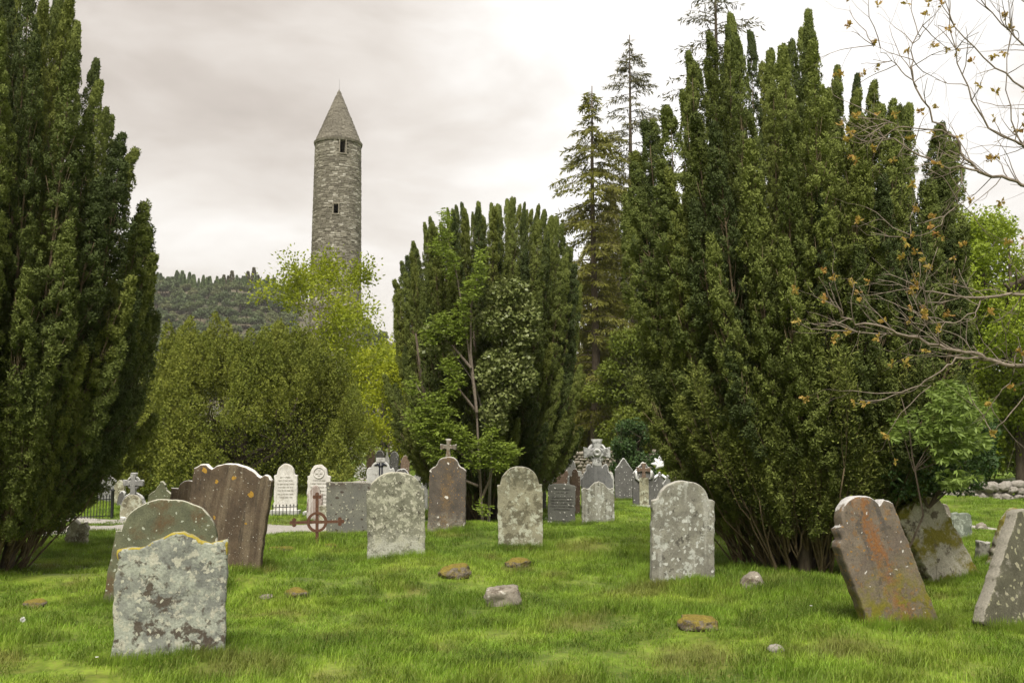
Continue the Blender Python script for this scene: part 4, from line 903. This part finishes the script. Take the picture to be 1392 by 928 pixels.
# gothic pair
grave(848, 679, 24, 56, gothic(.70), M_dark, 'dark pointed headstone with white-stained gable, left of the gothic cross one', th=.16)
r_, w, h = grave(875, 691, 29, 62, gothic(.74), M_dark, 'gothic headstone with a pale shaft and brown cross in its gable, near the white ornament', th=.14, rootonly=True)
mb = MB(); box(mb, 0, -.09, h*.36, w*.42, .06, h*.62); link('shaft', mb.mesh('shaft', [M_Q], False), r_)
cross_on(r_, 'cross', 0, h*.84, w*.62, .22, M_brown, 906, aw=.22, fl=.08, lower=.6)
for sgn in (-1, 1):
    mb = MB(); tube(mb, [(sgn*w*.20, -.09, h*.60), (sgn*w*.36, -.09, h*.66), (sgn*w*.36, -.09, h*.82)], [.03, .035, .03], 6); link('scroll', mb.mesh('scroll', [M_pale]), r_)
mb = MB(); box(mb, 0, 0, .03, w*1.25, .35, .12); link('plinth', mb.mesh('plinth', [M_pale], False), r_)
# white ornament
r_, w, h = grave(897, 688, 17, 46, gothic(.65), M_dark, 'dark marker with a white winged ornament on top, beside the tallest yew', th=.12, rootonly=True, name='grave_marker', cat='grave marker')
M_orn = plainmat('white_plaster', (.6, .6, .62), (.74, .74, .76), 20)
mb = MB()
for dx, dz, l in ((-.22, .06, 1), (-.12, .2, 1), (.02, .28, 1), (.16, .16, 1), (.17, -.02, 1), (-.1, -.08, 1)): tube(mb, [(0, 0, 0), (dx*.5, -.02, dz*.5+.03), (dx, 0, dz)], [.05, .055, .012], 6)
link('ornament', mb.mesh('ornament', [M_orn]), r_, (0, 0, h+.15))
for sgn in (-1, 1):
    mb = MB(); tube(mb, [(sgn*.28, -.08, h*.72), (sgn*.05, -.08, h*.92)], [.035, .03], 6); link('gable_moulding', mb.mesh('gable_moulding', [M_orn]), r_)

# rusty iron cross
def iron_cross():
    g0 = G(431, 742); s = g0.y/FPX; root = empty('iron_cross', g0, 'rusty wrought-iron ringed cross standing in the grass before the white headstones', 'grave cross', rot=(0, R(-1), R(4)))
    zc = 32*s
    mb = MB(); box(mb, 0, 0, 31*s, .045, .03, 70*s); link('shaft', mb.mesh('shaft', [M_rust], False), root)
    mb = MB(); box(mb, 0, -.002, zc, 60*s, .034, .042); link('arm', mb.mesh('arm', [M_rust], False), root)
    mb = MB(); V = []; F = []; n = 40; ro, ri = 13.5*s, 10*s
    for i in range(n):
        a = 2*math.pi*i/n
        for rr_, y in ((ro, -.022), (ri, -.022), (ri, .022), (ro, .022)): V.append((rr_*math.cos(a), y, zc+rr_*math.sin(a)))
    for i in range(n):
        for k in range(4): F.append((i*4+k, i*4+(k+1) % 4, ((i+1) % n)*4+(k+1) % 4, ((i+1) % n)*4+k))
    mb.add(V, F); link('ring', mb.mesh('ring', [M_rust], False), root)
    for dx, dz, a in ((-31*s, zc, 90), (31*s, zc, -90), (0, 66*s, 0)):
        t = MB(); q = 3.4*s
        for ox, oz in ((0, q*.9), (-q, -.2*q), (q, -.2*q)): 
            tube(t, [(ox, -.018, oz), (ox, .018, oz)], [q*.75, q*.75], 8); tube(t, [(ox, .018, oz), (ox, -.018, oz)], [q*.75, q*.75], 8)
        box(t, 0, 0, 0, q*2, .03, q*.9); link('trefoil', t.mesh('trefoil', [M_rust], False), root, (dx, 0, dz), (0, R(a) if a != 90 else R(-90), 0) if a >= 0 else (0, R(90), 0))
iron_cross()

# ------------------------------------------------------------------ rocks
def rockmesh(seed, sx, sy, sz, mat, boxy=0.):
    bm = bmesh.new(); bmesh.ops.create_icosphere(bm, subdivisions=4 if sx > .15 else 3, radius=1)
    for v in bm.verts:
        n = v.co.normalized(); 
        if boxy: m_ = max(abs(n.x), abs(n.y), abs(n.z)); n = n.lerp(n/m_*.85, boxy)
        d = 1+.22*mnoise.noise(n*1.5+Vector((seed, 0, 0)))+.10*mnoise.noise(n*4+Vector((0, seed, 0)))+.04*mnoise.noise(n*11+Vector((0, seed, 3)))
        v.co = Vector((n.x*d*sx, n.y*d*sy, n.z*d*sz))
    me = bpy.data.meshes.new('rock'); bm.to_mesh(me); bm.free(); me.materials.append(mat)
    me.polygons.foreach_set('use_smooth', [True]*len(me.polygons)); return me
for i, (px, py, w, h, m, lab, bx) in enumerate((
    (619, 785, 46, 20, M_rockm, 'rounded brown mossy rock left of the square block, in mid grass', .2), (704, 770, 34, 12, M_rockm, 'low flat mossy rock in front of the pale round-headed headstone', .2),
    (683, 822, 50, 26, M_rock, 'square-edged block of stone lying in the middle of the lawn', .75), (951, 856, 56, 20, M_rockm, 'flat moss-topped rock in the foreground below the speckled headstone', .4),
    (1055, 886, 22, 11, M_wallst, 'small whitish stone in the foreground grass', .1), (1024, 800, 34, 22, M_rock, 'flat grey slab fragment under the edge of the tallest yew', .5),
    (45, 826, 32, 12, M_rockm, 'small yellow-mossed rock at far left in the grass', .4), (362, 813, 20, 6, M_rock, 'little flat stone just right of the nearest headstone', .3),
    (402, 812, 34, 14, M_rockm, 'moss-covered lump in the grass right of the large brown headstone', .0), (383, 750, 36, 8, M_rockm, 'flat mossy kerbstone left of the rusty cross foot', .3),
    (1336, 721, 16, 12, M_rock, 'small rough boulder on the far grass at right, by the bare patch', .3), (168, 708, 12, 8, M_pale, 'white stone lump at the foot of the ringed cross headstone', .4),
    (448, 744, 22, 6, M_rockm, 'low mossy lump right of the rusty cross foot', .0))):
    g0 = G(px, py); s = g0.y/FPX; o = link('rock', rockmesh(i*3.7, w*s/2, w*s*.38, h*s*.62, m, bx), None, g0+Vector((0, w*s*.2, h*s*.28)), (R(rng.uniform(-8, 8)), R(-35 if px == 1024 else rng.uniform(-8, 8)), R(rng.uniform(-25, 25)))); tag(o, lab, 'rock')

# dry stone walls
WS = [rockmesh(50+i*2.3, .26, .2, .17, M_wallst, .35) for i in range(7)]
rt = P(1190, 672, 30); wall = empty('dry_stone_wall', (0, 0, 0), 'low dry stone wall of rounded boulders along the grass at right', 'wall')
rs = np.random.RandomState(3); x = rt.x
a0 = G(1180, 676); a1 = G(1700, 684); 
Lw = (a1-a0).length; dv = (a1-a0).normalized(); u = 0
for row in range(3):
    u = rs.uniform(0, .3)
    while u < Lw:
        s = rs.uniform(.5, .92)*(1.0, .85, 1.1)[row]; q = a0+dv*u; z = float(gh(q.x, q.y))+(.10, .26, .42)[row]
        link('stone', WS[rs.randint(7)], wall, (q.x, q.y+rs.uniform(-.07, .07), z+rs.uniform(-.03, .03)), (rs.uniform(-.3, .3), rs.uniform(-.3, .3), rs.uniform(0, 6.28)), (s, s, s*rs.uniform(.8, 1.05))); u += .40*s
# rubble wall behind the cross headstones
wall2 = empty('rubble_wall', (0, 0, 0), 'rubble stone boundary wall behind the headstones between the two yews', 'wall')
WS2 = []
mb = MB(); base_me = rockmesh(90, 1, 1, 1, M_wallst, .5); bm = bmesh.new(); bmesh.ops.create_cube(bm, size=2); bmesh.ops.subdivide_edges(bm, edges=bm.edges, cuts=1, use_grid_fill=True)
bm.verts.ensure_lookup_table(); Vc = np.array([tuple(v.co.normalized().lerp(v.co, .45)) for v in bm.verts]); Fc = np.array([[v.index for v in f.verts] for f in bm.faces]); bm.free()
b0 = P(735, 650, 36); b1 = P(1010, 650, 38); dv2 = (b1-b0); dv2.z = 0; L2 = dv2.length; dv2.normalize()
hgt_ = 1.12
z = 0
while z < hgt_:
    hh = rs.uniform(.09, .17); u = rs.uniform(-.2, 0)
    while u < L2:
        ww = rs.uniform(.12, .34); q = b0+dv2*(u+ww/2); zz = float(gh(q.x, q.y))+z+hh/2
        top = hgt_*(1+.12*math.sin(u*1.3)+.1*math.sin(u*3.1))
        if z < top: 
            a = rs.uniform(-.15, .15); c, s = math.cos(a), math.sin(a); V = Vc*np.array([ww*.5, .2, hh*.52])*rs.uniform(.85, 1.12, Vc.shape); V = V@np.array([[c, 0, s], [0, 1, 0], [-s, 0, c]]).T
            mb.add(V+(q.x, q.y+rs.uniform(-.05, .05), zz), Fc)
        u += ww
    z += hh*.93
tag(link('rubble', mb.mesh('rubble', [M_rock]), wall2), kind='stuff')
mb = MB(); q = (b0+b1)/2; Mx = Matrix.Rotation(math.atan2(dv2.y, dv2.x), 4, 'Z'); box(mb, q.x, q.y, .42, L2, .22, 1.1, 0, Mx); link('wall_core', mb.mesh('wall_core', [M_rock], False), wall2)

# ------------------------------------------------------------------ climbing plants and saplings
def elder():
    D = 18.7; g0 = G(654, 716); g0 = Vector((P(648, 700, D).x, D, 0)); g0.z = float(gh(g0.x, g0.y)); root = empty('elder_sapling', g0, 'bright green elder sapling growing up the front of the central yew', 'sapling'); rs = np.random.RandomState(8)
    def L(px, py, d=0): p = P(px, py, D+d); return p-g0
    stems = [[(656, 712), (652, 640), (648, 560), (640, 500), (632, 440), (622, 380), (610, 330), (603, 300)], [(648, 560), (640, 480), (640, 420), (650, 370), (655, 345)], [(652, 640), (620, 610), (590, 570), (565, 520)],
             [(654, 680), (670, 640), (685, 610)], [(650, 620), (610, 590), (570, 580)], [(640, 500), (615, 470), (590, 450)], [(650, 660), (625, 650), (600, 640)], [(648, 560), (625, 530), (612, 500)]]
    for s in stems:
        mb = MB(); tube(mb, [L(*q, rs.uniform(-.15, .1)) for q in s], list(np.linspace(.03, .006, len(s))), 6); link('stem', mb.mesh('stem', [M_twig]), root)
    mb = MB(); cl = [(604, 300, 9, 20), (606, 330, 10, 25), (614, 360, 12, 22), (590, 335, 8, 14), (655, 350, 10, 16), (650, 372, 12, 18), (640, 395, 16, 18), (628, 420, 12, 20), (600, 440, 20, 20), (585, 455, 14, 16), (625, 450, 12, 20), (612, 495, 16, 14), (618, 520, 14, 20),
          (590, 545, 26, 16), (570, 570, 26, 22), (600, 570, 30, 22), (585, 590, 28, 20), (615, 590, 26, 20), (560, 525, 10, 14), (600, 615, 26, 14), (660, 605, 28, 16), (685, 610, 24, 14), (650, 625, 26, 14), (680, 630, 22, 10), (630, 600, 18, 14), (668, 585, 10, 12), (600, 640, 14, 10), (700, 615, 8, 8), (655, 690, 12, 10)]
    for px, py, rx, rz in cl:
        rx *= .74; rz *= .85; n = int(rx*rz*.55)+9; s = D/FPX
        for k in range(n):
            a = rs.uniform(0, 6.28); q = rs.uniform(0, 1)**.5; c = np.array(tuple(L(px+rx*q*math.cos(a), py+rz*q*math.sin(a), -rs.uniform(0, .45))))
            d = norm(np.array([rs.normal()*.8, rs.normal()*.5-.3, rs.normal()*.35-.1])); ln = rs.uniform(.09, .16)
            side = norm(np.cross(d, (0, 0, 1))); u = np.array([.35, .35, .65, .65, 1.0])*ln*.8; sg = np.array([1, -1, 1, -1, 0.])
            leaves(mb, c+d*u[:, None]*.8, side*sg[:, None]+d*.55, .066, .026, 0, rs)
    link('leaves', mb.mesh('leaves', [M_elder]), root)
elder()
def ivy():
    D = 18.95; g0 = Vector((P(690, 700, D).x, D+.4, 0)); g0.z = float(gh(g0.x, g0.y)); root = empty('ivy', g0, 'pale-flecked ivy climbing the front of the central yew right of the elder', 'ivy'); rs = np.random.RandomState(18)
    mb = MB(); cl = [(690, 400, 28, 22), (700, 425, 32, 26), (672, 440, 22, 24), (710, 455, 26, 18), (690, 490, 36, 20), (675, 505, 30, 20), (705, 515, 26, 22), (685, 540, 24, 18), (668, 560, 14, 26), (680, 570, 10, 20), (600, 452, 26, 14), (592, 470, 22, 12), (665, 520, 14, 16), (700, 390, 18, 12), (722, 430, 12, 16)]
    for px, py, rx, rz in cl:
        n = int(rx*rz*1.25); a = rs.uniform(0, 6.28, n); q = rs.uniform(0, 1, n)**.5
        C = np.array([tuple(P(px+rx*q[k]*math.cos(a[k]), py+rz*q[k]*math.sin(a[k]), D-.15-.45*rs.uniform(0, 1)*(1-q[k]**2)**.5)-g0) for k in range(n)])
        leaves(mb, C, np.stack([rs.normal(size=n)*.8, -.5+rs.normal(size=n)*.4, rs.normal(size=n)*.6-.1], 1), rs.uniform(.06, .10, n), rs.uniform(.045, .075, n), 0, rs)
    link('leaves', mb.mesh('leaves', [M_ivy]), root)
    mb = MB(); tube(mb, [P(664, 715, D+.2)-g0, P(668, 600, D)-g0, P(676, 500, D)-g0, P(695, 400, D)-g0], [.03, .025, .02, .01], 6); tube(mb, [P(668, 600, D)-g0, P(645, 520, D)-g0, P(600, 455, D)-g0], [.02, .015, .008], 5); link('stem', mb.mesh('stem', [M_barkg]), root)
ivy()
def chestnut():
    D = 10.7; g0 = Vector((P(1222, 770, D).x, D+.3, 0)); g0.z = float(gh(g0.x, g0.y)); root = empty('chestnut_sapling', g0, 'light green broad-leaved sapling right of the tallest yew, above the mossy leaning headstone', 'sapling'); rs = np.random.RandomState(28)
    L = lambda px, py, d=0: P(px, py, D+d)-g0
    mb = MB(); tube(mb, [(0, 0, 0), L(1255, 700), L(1240, 620), L(1235, 575), L(1225, 540)], [.013, .011, .009, .007, .003], 6)
    for e in ((1300, 560), (1290, 600), (1320, 590), (1265, 640), (1310, 540), (1215, 570), (1300, 640)): tube(mb, [L(1242, 640), L((1242+e[0])/2, (640+e[1])/2-10), L(*e)], [.006, .005, .003], 5)
    link('stem', mb.mesh('stem', [M_bark]), root)
    mb = MB(); cl = [(1290, 530, 26, 14), (1300, 550, 30, 18), (1270, 560, 26, 14), (1310, 575, 24, 18), (1285, 585, 34, 16), (1260, 590, 22, 14), (1320, 600, 24, 14), (1295, 615, 28, 14), (1225, 575, 18, 8), (1215, 590, 12, 8), (1340, 560, 12, 16), (1300, 650, 30, 12)]
    for px, py, rx, rz in cl:
        for k in range(int(rx*rz*.13)+4):
            a = rs.uniform(0, 6.28); q = rs.uniform(0, 1)**.5; c = np.array(tuple(L(px+rx*q*math.cos(a), py+rz*q*math.sin(a), -rs.uniform(-.2, .4))))
            b0_ = rs.uniform(0, 6.28); an = b0_+np.array([-1.5, -.8, 0, .8, 1.5])*.8
            d = np.stack([np.cos(an), np.full(5, -.35)+rs.normal(size=5)*.15, np.sin(an)*.45-.25], 1); leaves(mb, np.repeat(c[None], 5, 0), d, rs.uniform(.07, .11), .027, 0, rs)
    link('leaves', mb.mesh('leaves', [M_chest]), root)
    D2 = 11.6; g1 = Vector((P(1258, 770, D2).x, D2+.3, 0)); g1.z = float(gh(g1.x, g1.y)); r2 = empty('holly_bush', g1, 'dark glossy holly bush hanging over the mossy leaning headstone', 'bush')
    mb = MB()
    for px, py, rx, rz in [(1225, 610, 22, 14), (1215, 640, 24, 12), (1255, 625, 26, 18), (1245, 655, 34, 18), (1280, 650, 34, 18), (1300, 625, 28, 20), (1310, 655, 30, 16), (1225, 668, 14, 12), (1335, 620, 24, 30), (1340, 585, 20, 22)]:
        n = int(rx*rz*1.1); a = rs.uniform(0, 6.28, n); q = rs.uniform(0, 1, n)**.6
        C = np.array([tuple(P(px+rx*q[k]*math.cos(a[k]), py+rz*q[k]*math.sin(a[k]), D2+rs.uniform(-.4, .4))-g1) for k in range(n)])
        leaves(mb, C, rs.normal(size=(n, 3)), rs.uniform(.04, .075, n), rs.uniform(.022, .036, n), 0, rs)
    link('leaves', mb.mesh('leaves', [M_holly]), r2)
    mb = MB(); tube(mb, [(0, 0, -.05), (.03, 0, .5), P(1262, 640, D2)-g1], [.04, .03, .015], 6)
    for e in ((1215, 635), (1225, 605), (1300, 630), (1330, 610), (1245, 675), (1310, 660), (1340, 580)): tube(mb, [P(1262, 690, D2)-g1, P((1262+e[0])/2, (690+e[1])/2-6, D2)-g1, P(*e, D2)-g1], [.016, .01, .004], 4)
    link('stem', mb.mesh('stem', [M_bark]), r2)
chestnut()

# overhanging oak at the right
def oak():
    D = 7.0; g0 = Vector((4.9, 7.6, 0)); g0.z = float(gh(4.9, 7.6))-.05; root = empty('oak_tree', g0, 'oak reaching in from the right edge with pale twigs and orange young leaves', 'tree'); rs = np.random.RandomState(44)
    L = lambda px, py, d=0: P(px, py, D+d)-g0
    mb = MB(); tube(mb, [(0, 0, -.1), (.02, .05, 1.2), (-.05, 0, 2.6), (.1, .1, 4.5), (.1, 0, 7)], [.22, .17, .14, .09, .02], 12); link('trunk', mb.mesh('trunk', [M_bark]), root)
    tk = lambda z: Vector((0, 0, z))
    limbs = [([tk(1.7), L(1480, 505), L(1392, 495), L(1365, 496), L(1342, 488), L(1330, 482), L(1300, 478), L(1262, 465), L(1220, 452), L(1190, 441), L(1165, 438), L(1147, 430), L(1138, 416), L(1122, 402)], .024),
             ([L(1342, 488), L(1300, 486), L(1280, 505), L(1250, 525), L(1213, 538), L(1190, 548), L(1162, 547)], .010),
             ([tk(2.3), L(1470, 395), L(1392, 400), L(1340, 403), L(1300, 401), L(1255, 395), L(1246, 390)], .020),
             ([L(1342, 403), L(1325, 425), L(1295, 440), L(1262, 438), L(1240, 420)], .008), ([L(1300, 478), L(1265, 455), L(1250, 425), L(1240, 395)], .007), ([L(1262, 465), L(1225, 455), L(1195, 455), L(1155, 450)], .006),
             ([tk(3.0), L(1480, 275), L(1392, 251), L(1362, 243), L(1330, 232), L(1310, 215), L(1300, 190), L(1270, 165), L(1245, 120), L(1238, 90), L(1242, 60), L(1258, 20)], .018),
             ([L(1300, 190), L(1280, 178), L(1230, 172), L(1205, 168), L(1192, 158)], .008), ([L(1330, 232), L(1290, 226), L(1250, 212), L(1215, 190), L(1200, 186), L(1170, 196), L(1154, 190)], .010),
             ([L(1310, 215), L(1306, 250), L(1300, 275), L(1280, 305), L(1250, 322), L(1238, 318)], .008), ([L(1245, 120), L(1225, 95), L(1205, 75), L(1188, 62)], .006),
             ([tk(3.6), L(1470, 170), L(1392, 120), L(1350, 90), L(1310, 50), L(1280, 10), L(1262, -30)], .012), ([tk(4.1), L(1460, 100), L(1392, 60), L(1360, 30), L(1330, -5), L(1300, -50)], .012),
             ([tk(3.4), L(1470, 230), L(1392, 200), L(1345, 178), L(1322, 135), L(1302, 85), L(1292, 40), L(1290, -10)], .014), ([tk(4.3), L(1450, 60), L(1400, 10), L(1370, -40)], .02), ([tk(3.2), L(1450, 250), L(1400, 215), L(1375, 165), L(1365, 100), L(1375, 40)], .012),
             ([L(1392, 495), L(1385, 470), L(1372, 520), L(1345, 545)], .008), ([L(1262, 525), L(1225, 560), L(1205, 590)], .005), ([tk(1.5), L(1460, 520), L(1400, 530), L(1372, 560), L(1350, 590)], .012)]
    tips = []
    for pts, r0 in limbs:
        fine = []
        for a, b in zip(pts[:-1], pts[1:]):
            for i in range(3): fine.append(a.lerp(b, i/3)+Vector(rs.normal(size=3))*.008)
        fine.append(pts[-1]); mb = MB(); n = len(fine); tube(mb, fine, [.8*r0*(1-.8*i/(n-1)) for i in range(n)], 6)
        for k in range(int(n*(.26 if fine[-1].z < 2.3 else .85))):
            i = rs.randint(2, n); d = (fine[i]-fine[i-1]).normalized(); ax = Vector(rs.normal(size=3)); ax.y *= .5; nd = (d*.6+ax.normalized()*.8+Vector((-.15, 0, .15)))
            tt = []; grow(mb, fine[i], nd, rs.uniform(.14, .42), .0045, 1, rs, tt, 2, .7, .05, 3, 0, .15)
            if rs.rand() < .5: tips.append(tt[-1])
        tips.append((fine[-1], d)); link('branch', mb.mesh('branch', [M_twig]), root)
    mb = MB()
    for q, d in tips:
        n = rs.randint(4, 10); c = np.array(tuple(q)); b_ = norm(np.array(tuple(d))[None]*.7+rs.normal(size=(n, 3))*.8)
        # lobed leaf: a midrib blade and two pairs of side lobes
        ln = rs.uniform(.03, .056, n)
        leaves(mb, np.repeat(c[None], n, 0), b_, ln, ln*.42, 0, rs)
        for u in (.35, .62):
            for sg in (-1, 1):
                sd2 = norm(np.cross(b_, rs.normal(size=(n, 3)))); leaves(mb, c+b_*(ln*u)[:, None], b_*.6+sd2*sg, ln*.38, ln*.22, 0, rs)
    link('leaves', mb.mesh('leaves', [M_oakleaf]), root)
oak()

# ------------------------------------------------------------------ grass (one object, geometry nodes)
def tuft(seed, n, r, hmin, hmax, bw):
    rs = np.random.RandomState(seed); a = rs.uniform(0, 6.28, n); q = r*rs.uniform(0, 1, n)**.5
    B = np.stack([q*np.cos(a), q*np.sin(a), np.full(n, -.02)], 1); th = rs.uniform(0, 6.28, n); lean = rs.uniform(.1, .75, n)
    d = np.stack([np.cos(th), np.sin(th), 0*th], 1); h = rs.uniform(hmin, hmax, n); s = np.stack([-np.sin(th+.5), np.cos(th+.5), 0*th], 1)*bw
    mid = B+d*(h*lean*.35)[:, None]; mid[:, 2] += h*.6; tip = B+d*(h*lean)[:, None]; tip[:, 2] += h*(1-.25*lean)
    V = np.stack([B-s*.5, B+s*.5, mid+s*.4, mid-s*.4, tip+s*.06, tip-s*.06], 1)
    F = []; idx = np.arange(n)[:, None]*6
    F = np.concatenate([idx+np.array([[0, 1, 2, 3]]), idx+np.array([[3, 2, 4, 5]])])
    mb = MB(); mb.add(V, F); return mb.mesh('tuft', [M_blade])
def grass():
    rs = np.random.RandomState(55); P_ = []; Sx = []
    for d0, d1, dens, sc in ((4.5, 11, 34, .9), (11, 19, 26, 1.0), (19, 34, 13, 1.25), (34, 75, 3.2, 2.0)):
        n = int(dens*.5*1.45*(d1*d1-d0*d0)); y = np.sqrt(rs.uniform(d0*d0, d1*d1, n)); x = rs.uniform(-.72, .72, n)*y*1.0; P_.append(np.stack([x, y], 1)); Sx.append(sc*rs.uniform(.7, 1.25, n))
    nmain = sum(len(p) for p in P_)
    for fx, fy, fw, fyaw in FOOT:                     # long untrimmed grass along the foot of every stone
        n = int(10+fw*34); u = rs.uniform(-.62, .62, n)*fw; v_ = np.where(rs.rand(n) < .7, -.10, .12)-rs.uniform(0, .08, n); c_, s_ = math.cos(R(fyaw)), math.sin(R(fyaw))
        P_.append(np.stack([fx+u*c_-v_*s_, fy+u*s_+v_*c_], 1)); Sx.append(rs.uniform(.35, .6, n))
    XY = np.concatenate(P_); Sc = np.concatenate(Sx)
    keep = np.ones(len(XY), bool)
    for pl, hw in PATHS:
        for c in pl[::2]: keep &= ((XY-c)**2).sum(1) > (hw*.98)**2
    foot = np.arange(len(XY)) >= nmain; XY = XY[keep]; Sc = Sc[keep]; foot = foot[keep]
    n1 = np.array([mnoise.noise(Vector((x*.8, y*.8, 0))) for x, y in XY]); n2 = np.array([mnoise.noise(Vector((x*.25, y*.25, 5))) for x, y in XY])
    hs = Sc**.45*(.78+.85*n1+.4*n2).clip(.6, 1.9)
    far = XY[:, 1] > 17; hs = np.where(far, hs*.7, hs); hs = np.where(foot, rs.uniform(.7, 1.5, len(XY)), hs)
    Z = gh(XY[:, 0], XY[:, 1]); n = len(XY)
    me = bpy.data.meshes.new('grass'); me.vertices.add(n); me.vertices.foreach_set('co', np.concatenate([XY, Z[:, None]], 1).astype(np.float32).ravel())
    at = me.attributes.new('tscale', 'FLOAT_VECTOR', 'POINT'); at.data.foreach_set('vector', np.stack([Sc, Sc, hs], 1).astype(np.float32).ravel())
    at = me.attributes.new('trot', 'FLOAT_VECTOR', 'POINT'); at.data.foreach_set('vector', np.stack([rs.normal(size=n)*.06, rs.normal(size=n)*.06, rs.uniform(0, 6.28, n)], 1).astype(np.float32).ravel())
    me.update(); me.materials.append(M_blade)
    o = link('grass', me); tag(o, 'uneven green lawn grass with dry straw patches between the graves', 'grass', kind='stuff')
    tr = [bpy.data.objects.new('grass_tuft_source', tuft(90+k, 150, .21, .04, .125, .0055)) for k in range(3)]
    ng = bpy.data.node_groups.new('grass_instances', 'GeometryNodeTree'); ng.interface.new_socket('Geometry', in_out='INPUT', socket_type='NodeSocketGeometry'); ng.interface.new_socket('Geometry', in_out='OUTPUT', socket_type='NodeSocketGeometry')
    gi = ng.nodes.new('NodeGroupInput'); go = ng.nodes.new('NodeGroupOutput'); ip = ng.nodes.new('GeometryNodeInstanceOnPoints'); gg = ng.nodes.new('GeometryNodeGeometryToInstance')
    for t_ in tr:
        oi = ng.nodes.new('GeometryNodeObjectInfo'); oi.inputs['Object'].default_value = t_; oi.transform_space = 'ORIGINAL'; ng.links.new(oi.outputs['Geometry'], gg.inputs[0])
    ng.links.new(gi.outputs[0], ip.inputs['Points']); ng.links.new(gg.outputs[0], ip.inputs['Instance']); ip.inputs['Pick Instance'].default_value = True
    ri = ng.nodes.new('FunctionNodeRandomValue'); ri.data_type = 'INT'
    for s_ in ri.inputs:
        if s_.type == 'INT' and s_.name == 'Min': s_.default_value = 0
        if s_.type == 'INT' and s_.name == 'Max': s_.default_value = 2
    ng.links.new([s_ for s_ in ri.outputs if s_.type == 'INT'][0], ip.inputs['Instance Index'])
    for nm, dst in (('tscale', 'Scale'), ('trot', 'Rotation')):
        na = ng.nodes.new('GeometryNodeInputNamedAttribute'); na.data_type = 'FLOAT_VECTOR'; na.inputs['Name'].default_value = nm
        out = [s_ for s_ in na.outputs if s_.enabled and s_.name == 'Attribute'][0]
        if dst == 'Rotation':
            er = ng.nodes.new('FunctionNodeEulerToRotation'); ng.links.new(out, er.inputs[0]); out = er.outputs[0]
        ng.links.new(out, ip.inputs[dst])
    ng.links.new(ip.outputs[0], go.inputs[0]); md = o.modifiers.new('grass', 'NODES'); md.node_group = ng
grass()

# daisies and a dandelion clock
for px, py, lab in ((30, 862, 'white dandelion clock on a thin stalk at lower left'), (131, 908, 'white daisy in the grass below and left of the nearest headstone'), (211, 726, None), (1103, 834, 'white daisy left of the tilted rusty headstone')):
    if lab is None: continue
    g0 = G(px, py); g0 = G(px, py+9); r_ = empty('meadow_flower', g0, lab, 'flower'); s = .17 if 'clock' in lab else .12
    mb = MB(); tube(mb, [(0, 0, -.02), (.005, 0, s*.6), (0, 0, s)], .002, 4); link('stalk', mb.mesh('stalk', [M_blade]), r_)
    mb = MB(); 
    if 'clock' in lab: leaves(mb, np.repeat([[0, 0, s]], 160, 0), sph(160), .024, .005)
    else: leaves(mb, np.repeat([[0, 0, s]], 18, 0), np.stack([np.cos(np.arange(18)*.35), np.sin(np.arange(18)*.35), np.full(18, .35)], 1), .014, .006)
    link('head', mb.mesh('head', [M_fleaf]), r_)

# ------------------------------------------------------------------ haze
mh = bpy.data.materials.new('haze'); mh.use_nodes = True; t = mh.node_tree; t.nodes.clear(); o_ = t.nodes.new('ShaderNodeOutputMaterial'); pv = t.nodes.new('ShaderNodeVolumePrincipled')
pv.inputs['Color'].default_value = (1, .98, .95, 1); pv.inputs['Density'].default_value = .00016; t.links.new(pv.outputs[0], o_.inputs['Volume'])
mb = MB(); box(mb, 0, 450, 60, 2400, 1300, 124); hz = tag(link('haze', mb.mesh('haze', [mh], False)), kind='stuff')
